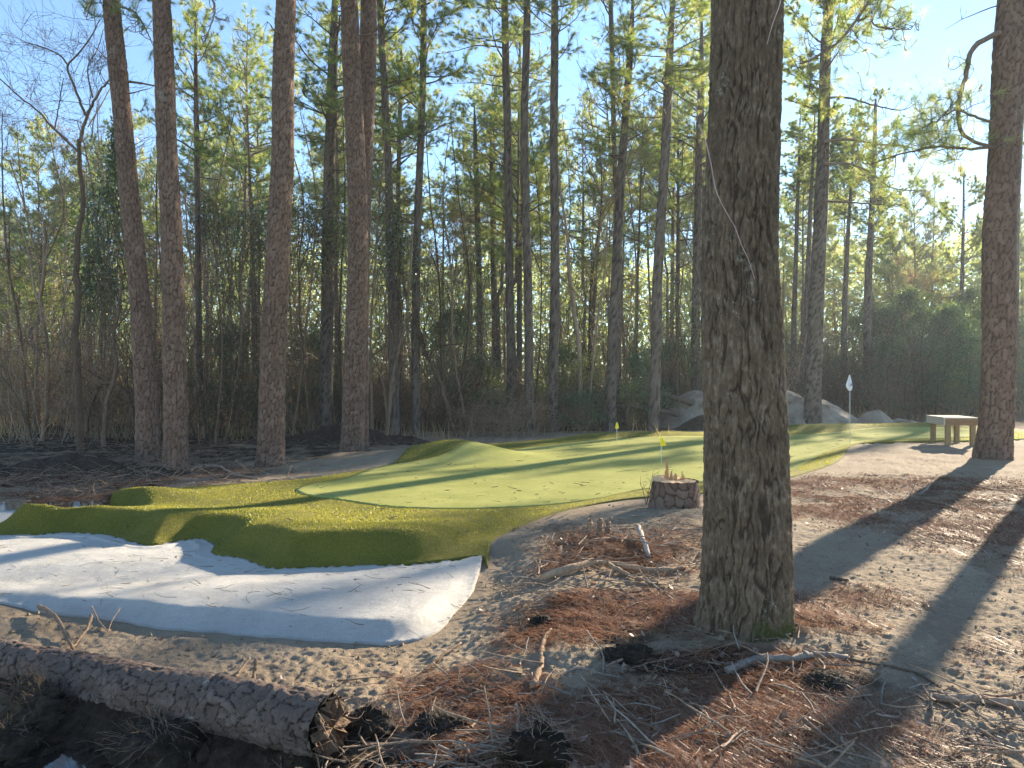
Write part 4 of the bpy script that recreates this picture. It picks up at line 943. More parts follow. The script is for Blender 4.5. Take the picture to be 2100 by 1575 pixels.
stick('forked_branch', 'weathered forked branch leaning over the bunker edge, left above the log', 'branch', [[(80, 1262, .06), (110, 1280, .06), (135, 1308, .03), (150, 1330)], [(188, 1290, .10), (180, 1305, .06), (148, 1326)]], .018, .012, 'root_wood', ST)
stick('forked_twig', 'v shaped reddish twig sticking up at the bunker edge above the log', 'twig', [[(188, 1262, .07), (204, 1284, .03), (222, 1298)], [(246, 1270, .08), (230, 1285, .04), (222, 1298)]], .007, .004, 'root_wood', ST)
stick('cut_stem', 'thin leaning cut stem on the sandy soil behind the log', 'twig', [[(482, 1402), (500, 1384, .03), (512, 1376, .08)]], .011, .008, 'root_wood', ST)
stick('cut_stem', 'short upright cut stem on the sandy soil behind the log', 'twig', [[(519, 1404), (522, 1396, .04), (524, 1392, .11)]], .012, .012, 'root_wood', ST)
stick('fallen_branch', 'pale root fragment in the mud right of the log end', 'branch', [[(612, 1533, .02), (632, 1524, .04), (652, 1527, .02)]], .010, .006, 'twig_pale', ST)
stick('fallen_branch', 'curved black twig on the white sand near its right edge', 'twig', [[(922, 1188), (936, 1196), (936, 1206), (922, 1212)]], .006, .004, 'twig_dark', ST)
stick('fallen_branch', 'dark straight twig on the white sand in the middle of the bunker', 'twig', [[(545, 1195), (570, 1198), (598, 1190)]], .007, .004, 'twig_dark', ST)
stick('fallen_branch', 'thin dark twig on the sunlit white sand at the left', 'twig', [[(258, 1165), (290, 1158), (320, 1154)]], .007, .004, 'twig_dark', ST)
stick('fallen_branch', 'long dark root across the wet lower right corner', 'branch', [[(1760, 1535), (1850, 1542), (1940, 1555), (2010, 1572)]], .010, .006, 'twig_dark', ST)
stick('fallen_branch', 'short dark chunk of wood on the shaded path right of the furrowed trunk', 'branch', [[(1702, 1193), (1720, 1196), (1738, 1201)]], .018, .012, 'twig_dark', ST)
stick('fallen_branch', 'light stick on the straw before the bench', 'branch', [[(1885, 1012), (1900, 1005, .02), (1906, 998, .04)]], .022, .018, 'twig_pale', ST)
stick('fallen_branch', 'long grey stick lying on straw left of the bench shadow', 'branch', [[(1895, 1025), (1930, 1038), (1965, 1048)]], .020, .012, 'twig', ST)
stick('fallen_branch', 'pale stick on the straw at the foot of the right edge pine', 'branch', [[(1960, 985), (2010, 1001), (2060, 1006), (2100, 1004)]], .022, .012, 'twig', ST)
stick('exposed_root', 'long curved pale root on the sandy strip between the reddish pines', 'root', [[(390, 968), (410, 960, .02), (450, 962, .02), (480, 975), (530, 982)]], .035, .018, 'twig', ST)
for k, (u, v, h) in enumerate([(1208, 1094, .13), (1229, 1098, .17), (1246, 1092, .10)]):
    stick('cut_stem', ['leftmost of three cut sapling stubs in the slash left of the stump', 'middle and tallest of three cut sapling stubs left of the stump', 'rightmost and shortest of three cut sapling stubs left of the stump'][k], 'stub', [[(u, v), (u + 1, v, h * .5), (u + 2, v, h)]], .03, .028, 'root_wood', 'cut sapling stubs')
# sprig beside the stump
def sprig(label, u, v, h, seed):
    b = G(u, v); A = Acc(); r = np.random.default_rng(seed)
    for k in range(3):
        p, d = wob_path(np.zeros(3), np.array([r.normal(0, .25), 0, 1]), h * r.uniform(.6, 1), 6, .1, .02, r); A.tube(p, np.linspace(.006, .002, 7), 4)
        for j in range(4): A.tube(wob_path(p[r.integers(2, 6)], d + r.normal(0, .7, 3), h * .3, 3, .2, 0, r)[0], [.003, .0025, .002, .0015], 3)
    o = A.build('bare_sprig', M['twig_dark']); o.location = tuple(b); tag(o, label, 'sprig')
sprig('thin bare sprig growing at the left side of the stump', 1326, 1034, .5, 1)
sprig('tiny leafless sprig on the soil between the log and the bunker', 1070, 1300, .18, 2)
# stem hanging in front of the furrowed trunk
def hang(label, px, D, r0):
    P = np.array([P3(u, v, D) for u, v in px]); b = P[0].copy(); A = Acc(); P, s = resample(P, 40); A.tube(P, np.linspace(r0, r0 * .5, 40), 5); o = local(A, b).build('hanging_stem', M['vine_pale']); o.location = tuple(b); tag(o, label, 'stem')
mk_simple('vine_pale', (.34, .24, .22), (.48, .36, .34), (.6, .48, .46))
hang('pale thin stem hanging across the middle of the furrowed trunk', [(1432, 255), (1445, 283), (1458, 335), (1470, 395), (1500, 453), (1506, 462), (1522, 505), (1534, 530), (1548, 572)], 4.62, .0042)
hang('short reddish stem hanging at the upper right of the furrowed trunk', [(1604, -20), (1598, 12), (1584, 50), (1573, 90)], 4.66, .0035)

# root clods
def clod(label, u, v, rx, rz_, seed, fib=70):
    b = G(u, v); r = np.random.default_rng(seed); n1_, n2_ = 60, 30; TH_, PH = np.meshgrid(np.arange(n1_) * 2 * PI / n1_, np.linspace(.02, PI * .62, n2_)); X = np.cos(TH_) * np.sin(PH); Y = np.sin(TH_) * np.sin(PH); Z = np.cos(PH)
    rr = 1 + .35 * fbm(X * 2 + seed, Y * 2 + Z * 3, 4, seed) + .15 * fbm(X * 8 + seed, Y * 8 + Z * 9, 3, seed + 2)
    V = np.stack([X * rr * rx, Y * rr * rx * .8, Z * rr * rz_], -1).reshape(-1, 3); i = np.arange(n2_ - 1)[:, None] * n1_; j = np.arange(n1_)[None, :]; j2 = (j + 1) % n1_
    e = empty('root_clod', tuple(b)); tag(e, label, 'clod'); build('soil', V, None, np.stack([i + j, i + n1_ + j, i + n1_ + j2, i + j2], -1).reshape(-1, 4), M['clodbig'], e)
    A = Acc()
    for k in range(fib):
        p = V[r.integers(0, len(V) // 2 + 400)]; A.tube(wob_path(p, unit(p) + r.normal(0, .8, 3), r.uniform(.3, .9) * rx, 6, .2, -.08, r)[0], np.linspace(r.uniform(.0008, .002), .0007, 7), 4)
    A.build('root_fibres', M['slash_wood'], e)
clod('dark root clod at the bottom centre of the picture', 1110, 1560, .15, .13, 1)
clod('black root clod in the shadow at the lower left of the furrowed trunk', 1290, 1345, .16, .07, 2)
clod('dark fibrous clod at the torn end of the fallen log', 760, 1500, .13, .10, 3)
clod('ragged black clod low between log end and bottom centre', 905, 1500, .17, .08, 4)
clod('dark earth clod on the sandy rise below the pale root', 1700, 1412, .13, .06, 5)
clod('muddy clump with dry roots in the ditch below the log', 60, 1500, .2, .20, 6, 90)
clod('flat muddy clump in the ditch at the far left corner', 10, 1560, .16, .15, 7, 60)
clod('muddy clump with roots in the ditch under the log middle', 330, 1560, .24, .15, 8, 90)
clod('small black clod on the straw below the cut sapling stubs', 1110, 1275, .09, .05, 9, 20)

# ------------------------------------------------------------------ litter (uncountable)
def scatter(n, ylo, yhi, dens, seed, keepout=True, xk=.75):
    r = np.random.default_rng(seed); y = np.exp(r.uniform(np.log(ylo), np.log(yhi), n)); x = r.uniform(-1, 1, n) * (y * xk + .1)
    p = dens(x, y); k = r.random(n) < p; x, y = x[k], y[k]
    if keepout: k = (pdist(TURF, x, y) < -.02) & (pdist(SAND, x, y) < -.01) & (pdist(COVE, x, y) < 0) & (np.hypot(x - 1.52, y - 4.98) > .30); x, y = x[k], y[k]
    return x, y, r
def straw():
    x, y, r = scatter(330000, 3.0, 15, lambda x, y: np.clip(litterm(x, y) * (.35 + 1.1 * vnoise(x * 2.3, y * 2.3, 9)) * 1.1 - .12, 0, 1) * .95, 21)
    n = len(x); z = Hland(x, y) + rough(x, y); a = vnoise(x * 1.1, y * 1.1, 4) * 7 + r.normal(0, .9, n); L = r.uniform(.07, .17, n) * .5; w = .0013 * np.maximum(1, y / 3.2)
    tilt = np.abs(r.normal(0, .22, n)); dx, dy = np.cos(a), np.sin(a); hh = np.abs(r.normal(.006, .012, n)) + .002; cu = r.normal(0, .22, n)
    V = np.empty((n, 5, 3)); c = np.stack([x, y, z + hh], 1); d = np.stack([dx, dy, 0 * dx], 1); s_ = np.stack([-dy, dx, 0 * dx], 1)
    V[:, 0] = c - d * L[:, None] - s_ * w[:, None]; V[:, 1] = c - d * L[:, None] + s_ * w[:, None]
    V[:, 2] = c + s_ * (w + L * cu)[:, None]; V[:, 3] = c + s_ * (-w + L * cu)[:, None]; V[:, 4] = c + d * L[:, None]
    V[:, 2:4, 2] += (L * .12)[:, None]; V[:, 0:2, 2] -= (hh * .6)[:, None]; V[:, 4, 2] += L * tilt
    i = np.arange(n) * 5; Q = np.stack([i, i + 3, i + 2, i + 1], 1); T = np.stack([i + 3, i + 4, i + 2], 1)
    o = build('pine_straw', V.reshape(-1, 3), T, Q, M['litter'], smooth=False, attrs={'rnd': np.repeat(np.clip(r.random(n) * .8 + .35 * vnoise(x * 3, y * 3, 2) - .1, 0, .999), 5)})
    tag(o, 'reddish brown pine straw strewn over the foreground soil', 'pine straw', kind='stuff')
straw()
def leaves():
    x, y, r = scatter(6000, 3.0, 14, lambda x, y: np.clip(litterm(x, y) + .08, 0, 1) * .55, 22); n = len(x); z = Hland(x, y) + rough(x, y) + .012
    a = r.uniform(0, 6.28, n); s_ = r.uniform(.012, .03, n); t = r.normal(0, .45, (n, 2)); V = np.empty((n, 6, 3))
    for q, (px, py, pz) in enumerate([(-1, 0, .12), (-.25, .6, .25), (.55, .5, .1), (1.1, 0, .3), (.5, -.55, .15), (-.3, -.6, -.05)]):
        xx, yy = px * s_, py * s_; V[:, q, 0] = x + xx * np.cos(a) - yy * np.sin(a); V[:, q, 1] = y + xx * np.sin(a) + yy * np.cos(a); V[:, q, 2] = z + pz * s_ * 1.3 + t[:, 0] * xx + t[:, 1] * yy
    i = np.arange(n) * 6; Q = np.vstack([np.stack([i, i + 5, i + 2, i + 1], 1), np.stack([i + 5, i + 4, i + 3, i + 2], 1)])
    tag(build('dead_leaves', V.reshape(-1, 3), None, Q, M['deadleaf'], smooth=False, attrs={'rnd': np.repeat(r.random(n), 6)}), 'curled pale dead leaves scattered in the straw', 'leaves', kind='stuff')
leaves()
def twigs(name, lab, n, ylo, yhi, dens, rr, LL, mat, seed, lift=.01, up=.12, keep=True, stack=0.0):
    x, y, r = scatter(n, ylo, yhi, dens, seed, keep); z = Hland(x, y) + rough(x, y); A = Acc(); st = dens(x, y) * stack; PP = []
    for i in range(len(x)):
        a = r.uniform(0, 2 * PI); l = r.uniform(*LL); p, d = wob_path(np.array([x[i], y[i], z[i] + lift + r.random() ** 2 * st[i]]), np.array([math.cos(a), math.sin(a), r.normal(up * .5, up)]), l, 5, .11, -.01, r); PP.append(p)
    Q_ = np.array(PP); hz = Hland(Q_[..., 0].ravel(), Q_[..., 1].ravel()).reshape(Q_.shape[:2]) + .004; Q_[..., 2] = np.maximum(Q_[..., 2], hz)
    for p in Q_:
        q = rr[0] + (rr[1] - rr[0]) * r.random() ** 2.2; A.tube(p, np.linspace(q, q * .5, 6), 5)
    tag(A.build(name, M[mat]), lab, 'twigs', kind='stuff')
sl = lambda x, y: mask([(1290, 1110, 1.25, 1.2, 1), (1220, 1190, .8, .55, .9), (1600, 1350, .6, .3, .4), (900, 1480, .7, .3, .6), (1900, 1000, 3, 2, .3), (1700, 1500, 1.2, .5, .35), (1100, 1400, 1, .5, .3)], x, y)
twigs('twig_litter', 'broken twigs and roots strewn through the slash beside the stump', 11000, 3.1, 12, sl, (.0014, .009), (.07, .45), 'slash_wood', 31, stack=.13)
twigs('pale_twig_litter', 'weathered pale twigs lying in the slash and straw', 2200, 3.1, 12, sl, (.0015, .009), (.08, .4), 'twig_pale', 32, stack=.12)
edge_s = lambda x, y: np.clip(mask([(100, 985, 3.6, 3.4, 1), (-100, 1000, 3, 3, 1), (240, 950, 2.5, 1.6, 1)], x, y) + sstep(17, 19, y) * sstep(27, 23, y) * (x < 7) * .8 + sstep(26.5, 27.5, y) * .4, 0, 1)
twigs('wood_edge_slash', 'tangle of broken branches and roots along the wood edge', 11000, 10.5, 31, edge_s, (.002, .009), (.1, .6), 'slash_wood', 33, .02, .25, stack=.15)
on_sand = lambda x, y: ((pdist(SAND, x, y) > .08) & (pdist(TURF, x, y) < -.05)) * (.35 + .65 * vnoise(x * 2, y * 2, 3))
twigs('needles_on_sand', 'dark pine needles and twig bits scattered on the white bunker', 1500, 5.2, 9, on_sand, (.0015, .004), (.06, .22), 'twig_dark', 34, .014, .01, False)
on_green = lambda x, y: (pdist(TURF, x, y) > .1) * .5
twigs('needles_on_turf', 'a few dark needles and bark crumbs lying on the putting turf', 2600, 8, 24, on_green, (.0015, .006), (.04, .16), 'twig_dark', 35, .04, .02, False)
def crumbs():
    x, y, r = scatter(26000, 3.0, 13, lambda x, y: .55 * np.clip(.25 + darkm(x, y) + .6 * fbm(x * 1.5, y * 1.5, 3, 13), 0, 1), 41); n = len(x); z = Hland(x, y) + rough(x, y)
    s_ = r.gamma(2.0, .0035, n) + .003; base = np.array([[1, 0, 0], [0, 1, 0], [-1, 0, 0], [0, -1, 0], [0, 0, 1], [0, 0, -1]], float)
    V = base[None] * r.uniform(.6, 1.3, (n, 6, 1)) * s_[:, None, None]; a = r.uniform(0, 6.28, n); c, s2 = np.cos(a)[:, None], np.sin(a)[:, None]
    V = np.stack([V[..., 0] * c - V[..., 1] * s2, V[..., 0] * s2 + V[..., 1] * c, V[..., 2]], -1) + np.stack([x, y, z + s_ * .3], 1)[:, None, :]
    F = np.array([[0, 1, 4], [1, 2, 4], [2, 3, 4], [3, 0, 4], [1, 0, 5], [2, 1, 5], [3, 2, 5], [0, 3, 5]]); T = (np.arange(n)[:, None, None] * 6 + F[None]).reshape(-1, 3)
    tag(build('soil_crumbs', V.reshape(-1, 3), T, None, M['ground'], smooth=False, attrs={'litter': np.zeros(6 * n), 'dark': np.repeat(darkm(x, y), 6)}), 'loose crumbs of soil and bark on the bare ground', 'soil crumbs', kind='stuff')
crumbs()
def field_grass():
    r = np.random.default_rng(44); n = 60000; y = r.uniform(22, 75, n); x = r.uniform(-1, 1, n) * y * .8
    p = np.clip(.25 + .5 * fbm(x * .3, y * .3, 2, 3) + .9 * sstep(-6, -12, x) * sstep(28, 36, y), 0, 1); k = (r.random(n) < p) & ((x < 5) | (y > 34)); x, y = x[k], y[k]; n = len(x); z = H(x, y)
    h = r.uniform(.25, .7, n); w = .012; a = r.uniform(0, 6.28, n); V = np.empty((n, 3, 3)); lx, ly = r.normal(0, .15, n), r.normal(0, .15, n)
    V[:, 0] = np.stack([x - np.cos(a) * w, y - np.sin(a) * w, z - .03], 1); V[:, 1] = np.stack([x + np.cos(a) * w, y + np.sin(a) * w, z - .03], 1); V[:, 2] = np.stack([x + lx, y + ly, z + h], 1)
    tag(build('dry_grass', V.reshape(-1, 3), np.arange(3 * n).reshape(-1, 3), None, M['strawgrass'], smooth=False, attrs={'rnd': np.repeat(r.random(n), 3)}), 'dry golden grass on the woodland floor', 'grass', kind='stuff')
field_grass()

# ------------------------------------------------------------------ background woods
MARK = [(-500, 'left frame edge'), (30, 'dark twin stems'), (160, 'grey forked sapling'), (270, 'leaning pine'), (350, 'straight reddish pine'), (565, 'thick plated pine'), (735, 'crossing pines'), (860, 'dark pine'), (1045, 'slim grey pine'), (1137, 'mossy pine'), (1265, 'yellow flag pine'), (1352, 'kinked pine'), (1520, 'furrowed trunk'), (1680, 'sand heap pine'), (1785, 'white flag pine'), (1972, 'layered pine'), (2045, 'right edge pine'), (2900, 'right frame edge')]
ORD = 'first second third fourth fifth sixth seventh eighth ninth tenth eleventh twelfth thirteenth fourteenth fifteenth sixteenth'.split()
REG = {}
def reg(e, what, u, D):
    for (a, la), (b, lb) in zip(MARK, MARK[1:]):
        if a <= u < b: break
    tier = 'front' if D < 31 else ('middle' if D < 44 else 'back')
    REG.setdefault((what, tier, la, lb), []).append((u, e))
def label_all():
    for (what, tier, la, lb), L in REG.items():
        L.sort(key=lambda t: t[0])
        for i, (u, e) in enumerate(L):
            o = (ORD[min(i, 15)] + ' from left') if len(L) > 1 else 'only one'
            e['label'] = f'{what}, {tier} row, {o} between {la} and {lb}'; e['group'] = f'{what}s in the {tier} row between {la} and {lb}'
def far_trunk(seed, bark):
    e = Acc(); r = np.random.default_rng(seed); p, d = wob_path(np.array([0., 0, -.2]), np.array([r.normal(0, .02), r.normal(0, .02), 1]), 10.2, 12, .018, .02, r); p[-1] = (0, 0, 10)
    p[:, 0] *= .5; p[:, 1] *= .5; e.tube(p, np.linspace(.15, .085, 13), 9); o = e.build('trunk', M[bark]); return o
FT = [proto(lambda i=i: [far_trunk(600 + i, ['grey_bark', 'pine_bark', 'grey_bark'][i])])[0] for i in range(3)]
taken = []
def far_pine(u, D, Ht, i, kindname='pine'):
    x = (u - U0) / FP * D; z = h1(x, D) + (max(0, D - 60) * .002)
    e = make_tree('pine_tree', 'woodland pine', 'pine tree', (x, D, z)); reg(e, 'green woodland pine', u, D)
    e.rotation_euler = (random.gauss(0, .02), random.gauss(0, .03), random.uniform(0, 6.28))
    cf = random.uniform(.42, .62); ch = Ht * cf; tz = Ht - ch
    g = random.uniform(.7, 1.15)
    o = inst(FT[i % 3], e, (0, 0, 0), (0, 0, 0), (g, g, tz / 10))
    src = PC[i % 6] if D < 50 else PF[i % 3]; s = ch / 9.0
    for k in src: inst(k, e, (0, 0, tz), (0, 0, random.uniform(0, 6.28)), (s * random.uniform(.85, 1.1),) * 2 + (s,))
i = 0
def hmax(u):   # top line of the woods, as a height angle in photo px above the eye line
    return np.interp(u, [-400, 0, 120, 300, 420, 700, 1000, 1200, 1400, 1650, 1750, 1900, 2000, 2300], [360, 400, 520, 560, 740, 760, 700, 680, 760, 640, 520, 390, 420, 420])
for lay, (D0, D1, cnt) in enumerate([(60, 90, 22), (30, 42, 24), (42, 58, 34), (58, 85, 34)]):
    for k in range(cnt):
        u = -260 + 2600 * (k + random.random()) / cnt; D = random.uniform(D0, D1)
        if u > 2120: D += 14
        if u > 2150 and random.random() < .8: continue
        Ht = min(22, (hmax(u) * random.uniform(.62, 1.05)) / FP * D + CAMZ)
        cc = D * (u - U0) / FP * .766 - D * .643
        if cc > -15 and D < 52: continue
        if cc > -15: Ht = min(Ht, .40 * (D - 16))
        Ht = max(5, Ht); far_pine(u, D, Ht, i); i += 1
# bare hardwoods
def bare(u, D, s, i, label, group=None, name='bare_tree', lean=0):
    x = (u - U0) / FP * D; e = make_tree(name, label, 'tree', (x, D, h1(x, D)), group); reg(e, label, u, D); e.rotation_euler = (0, lean, random.uniform(0, 6.28) if not lean else 0)
    for k in BT[i % 4]: inst(k, e, (0, 0, 0), (0, 0, random.uniform(0, 6)), s)
for k in range(46):
    u = -300 + 2550 * (k + random.random()) / 46; D = random.uniform(23.5, 48)
    if 1500 < u < 2100: D = random.uniform(44, 60)
    if u > 2000: continue
    s = random.uniform(.7, 1.15) * (1.0 if u > 250 else .9)
    bare(u, D, s, k, 'leafless hardwood')
# thickets
def bush(src, name, label, cat, u, D, s):
    x = (u - U0) / FP * D; e = make_tree(name, label, cat, (x, D, h1(x, D))); reg(e, label, u, D); e.rotation_euler = (0, 0, random.uniform(0, 6.28))
    for k in src: inst(k, e, (0, 0, 0), (0, 0, 0), s)
for k in range(150):
    u = -260 + 2450 * (k + random.random()) / 150; D = random.uniform(24, 46) if u > 450 else random.uniform(20.5, 42)
    if 740 < u < 1020: D = max(D, 27.5)
    if 1230 < u < 1500: D = max(D, 33)
    if 1480 < u < 1980: D = random.uniform(36, 50)
    if u >= 1980: D = random.uniform(44, 58)
    if u > 2150: continue
    s = random.uniform(.9, 1.35)
    if u < 450 and k % 3 == 0: continue
    if u > 830 and D < 37: s = (s, s, s * (.5 if D < 31 else .65))
    bush(TH[k % 5], 'thicket_shrub', 'brown bare thicket', 'shrub', u, D, s)
# evergreen bushes
for k, (u, D, s, v) in enumerate([(1830, 39, 1.1, 0), (1868, 40, .85, 2), (1905, 38, 1.0, 0), (1945, 41, 1.2, 2), (1985, 39, 1.2, 0), (1815, 44, 1.2, 2), (1862, 46, 1.5, 2), (1925, 46, 1.2, 2), (1990, 47, 1.5, 2), (2030, 42, 1.2, 0), (1885, 43, 1.0, 3), (1955, 37, .8, 3), (2070, 46, 1.6, 0), (2110, 44, 1.5, 0), (1850, 38, 1.0, 1), (1925, 38, 1.2, 1), (1790, 45, 1.3, 2), (1720, 44, .9, 0), (1600, 46, 1.0, 2), (1010, 27.5, .75, 1), (980, 29, .8, 0), (1180, 28, .9, 3), (1195, 27, .7, 1), (1160, 30, .9, 0), (1310, 29, .8, 0), (1290, 27.2, .6, 3), (1380, 33, 1, 0), (930, 33, 1, 2), (640, 27, 1, 0), (470, 25, 1, 0), (50, 30, 1, 3), (-60, 26, 1, 3), (0, 38, 1.1, 4), (110, 33, 1.2, 4), (320, 33, 1.1, 4), (150, 42, 1.3, 4), (1220, 38, 1.2, 3), (1480, 40, 1, 2), (1130, 42, 1.3, 4), (900, 42, 1.4, 4), (980, 45, 1.4, 4), (1370, 44, 1.2, 4), (1640, 48, 1.2, 4), (1700, 52, 1.4, 4), (1750, 50, 1.2, 3)]):
    w_ = ['dark evergreen bush', 'glossy evergreen bush', 'tall evergreen bush', 'yellow green bush', 'yellow green tree'][v]
    bush(LE[v], 'evergreen_bush' if v < 4 else 'understory_tree', w_, 'bush' if v < 4 else 'tree', u, D, s)

# individually shaped woodland trees
def shaped(name, label, limbs, D, seed, twig=1.0, mat='twig', cat='tree', leafmat=None, lp=.2):
    """limbs: list of (px path, r0, r1, twigs) ; first is the trunk standing on the ground"""
    r = np.random.default_rng(seed); T_ = Acc(); A = Acc(); LC = []; b = None
    for q, (px, r0, r1, nt) in enumerate(limbs):
        P = np.array([P3(u, v, D + (0 if q == 0 else r.normal(0, .3) * k / len(px))) for k, (u, v) in enumerate(px)])
        if b is None: b = P[0].copy(); b[2] = h1(b[0], b[1]); P[0, 2] = b[2] - .15
        P, s = resample(P, 22); P += r.normal(0, r0 * .18, P.shape); (T_ if q == 0 else A).tube(P, np.linspace(r0, r1, 22), 9)
        for k in range(nt):
            i = r.integers(5, 22); td = unit(P[min(i + 1, 21)] - P[i - 1]); dr = unit(td * .8 + r.normal(0, .6, 3)); l = twig * r.uniform(.5, 1.2); t, d = wob_path(P[i], dr, l, 6, .15, .04, r); rr = max(.004, r1 * .5)
            A.tube(t, np.linspace(rr, .004, 7), 4)
            for m in range(5):
                t2, d2 = wob_path(t[r.integers(1, 7)], unit(d + r.normal(0, .6, 3)), l * .5, 4, .16, .04, r); A.tube(t2, np.linspace(.0045, .003, 5), 3)
                for m2 in range(2): t3, _ = wob_path(t2[r.integers(1, 5)], unit(d2 + r.normal(0, .7, 3)), l * .28, 3, .15, .04, r); A.tube(t3, .003, 3)
                if leafmat and r.random() < lp: LC.append(t2[-1])
    e = make_tree(name, label, cat, tuple(b)); local(T_, b).build('trunk', M[mat], e)
    if A.V: local(A, b).build('branches', M[mat], e)
    if LC: V, T, rn = leaf_quads(np.array(LC) - b, 8, .04, .12, r); build('leaves', V, T, None, M[leafmat], e, False, {'rnd': rn})
shaped('forked_sapling', 'grey forked leafless tree spreading bare limbs against the blue sky at top left', [([(166, 925), (158, 700), (160, 480), (172, 420), (163, 330), (164, 285)], .095, .05, 0), ([(164, 290), (178, 240), (200, 195), (225, 162)], .045, .02, 10), ([(175, 235), (150, 170), (139, 135), (165, 105), (190, 70), (205, 40)], .035, .012, 14), ([(139, 135), (125, 115), (85, 95), (45, 85)], .025, .008, 14), ([(160, 310), (112, 265), (75, 225), (30, 190), (-30, 130)], .035, .012, 14), ([(112, 265), (120, 220), (130, 160)], .018, .01, 6), ([(190, 200), (180, 140), (200, 100), (212, 60)], .02, .008, 12)], 18.6, 1, 1.3, 'twig_dark')
shaped('bare_tree', 'leafless tree with black leaning curved trunk between dark pine and slim grey pine', [([(942, 893), (925, 860), (914, 825), (903, 785), (885, 745), (870, 720), (862, 680)], .085, .06, 0), ([(866, 715), (857, 650), (856, 600), (850, 540)], .04, .015, 10), ([(884, 742), (884, 722), (900, 710), (930, 706), (952, 711)], .04, .012, 8), ([(880, 735), (868, 690), (880, 640)], .03, .01, 6)], 24, 2, 1.4, 'twig_dark')
shaped('bare_tree', 'arched dark trunk bowing over behind the leaning pine', [([(290, 862), (262, 815), (240, 790), (215, 783), (195, 805), (183, 845), (178, 885)], .075, .05, 3)], 21, 3, 1.0, 'twig_dark')
shaped('bare_tree', 'crooked dark stem with a knuckle right of the grey forked sapling', [([(212, 895), (218, 830), (238, 760), (232, 700), (242, 640), (250, 560)], .07, .035, 6), ([(233, 700), (222, 688), (236, 672), (262, 640), (280, 600)], .03, .012, 8)], 20, 4, 1.2, 'twig_dark')
shaped('bare_tree', 'wavy dark stem left of the grey forked sapling', [([(86, 890), (98, 800), (96, 700), (84, 620), (92, 540), (90, 450)], .075, .04, 8), ([(90, 640), (70, 590), (60, 520), (30, 430)], .035, .015, 10), ([(92, 540), (110, 440), (150, 360)], .03, .01, 8)], 21.5, 5, 1.4, 'twig', leafmat='brown_leaf', lp=.4)
shaped('bare_tree', 'slanting thin dark stem at the far left edge', [([(70, 900), (40, 830), (15, 790), (-20, 750)], .05, .03, 6)], 19.5, 6, 1.0, 'twig_dark')
shaped('bare_tree', 'pale multi stemmed leafless tree curving up between crossing pines and dark pine', [([(792, 905), (800, 820), (812, 740), (832, 660), (842, 560), (846, 450)], .06, .02, 8), ([(795, 880), (788, 800), (770, 740), (765, 728), (785, 715), (795, 690)], .045, .015, 5), ([(812, 740), (795, 650), (780, 560)], .03, .01, 8), ([(832, 660), (870, 600), (880, 540)], .03, .01, 8)], 22, 7, 1.3, 'twig_dark')
shaped('bare_tree', 'slender pale stems rising beside the crossing pines toward the top', [([(765, 890), (760, 700), (772, 500), (785, 330), (792, 230)], .045, .02, 8), ([(772, 500), (800, 420), (790, 350)], .03, .01, 8)], 22.5, 8, 1.2, 'twig_dark')
shaped('bare_tree', 'leaning bare sapling crossing behind the far yellow flag pine', [([(1205, 860), (1220, 700), (1240, 560), (1250, 430), (1300, 300)], .05, .02, 14)], 28, 9, 1.4, 'twig')
shaped('bare_tree', 'thin dead snag leaning against the kinked pine from the right', [([(1488, 862), (1470, 740), (1440, 600), (1400, 480), (1330, 380)], .035, .015, 12)], 30, 10, 1.3, 'twig_dark')
shaped('bare_tree', 'spreading leafless tree with tan twigs left of the leaning pine', [([(70, 880), (76, 700), (80, 560), (52, 430), (20, 330)], .06, .02, 16), ([(80, 560), (130, 440), (112, 330), (95, 250)], .04, .012, 16), ([(52, 430), (40, 340), (35, 260)], .03, .01, 12)], 26, 11, 1.6, 'twig', leafmat='brown_leaf', lp=.6)
shaped('bare_tree', 'yellow leaved slender tree behind the leaning pine', [([(125, 880), (130, 700), (135, 520), (128, 380)], .05, .02, 18)], 30, 12, 1.6, 'twig', leafmat='yleaf', lp=1)
for k, (u, D, ub) in enumerate([(395, 23, 420), (495, 22, 460), (612, 21.5, 640), (640, 24, 600), (700, 25, 710), (900, 26, 915), (925, 27, 960), (962, 27, 930), (1110, 30, 1090), (1165, 31, 1180), (1215, 30, 1230), (1305, 29.5, 1290), (1400, 31, 1390), (445, 21, 440), (20, 22, 60), (225, 24, 200), (330, 24, 318)]):
    vb = V0 + CAMZ * FP / D; e = ((u + ub) / 2 + random.uniform(-15, 15))
    shaped('bare_tree', 'slim crooked sapling', [([(ub, vb), (e, 720), (u, 560), (u + random.uniform(-25, 25), 400), (u + random.uniform(-40, 40), 230)], random.uniform(.03, .06), .012, 16), ([(u, 560), (u + random.uniform(-60, 60), 440)], .025, .008, 8)], D, 40 + k, 1.3, ['twig', 'twig_dark', 'twig_dark'][k % 3])
    reg(bpy.context.scene.collection.objects[-1].parent or bpy.context.scene.collection.objects[-1], 'slim crooked sapling', ub, D)
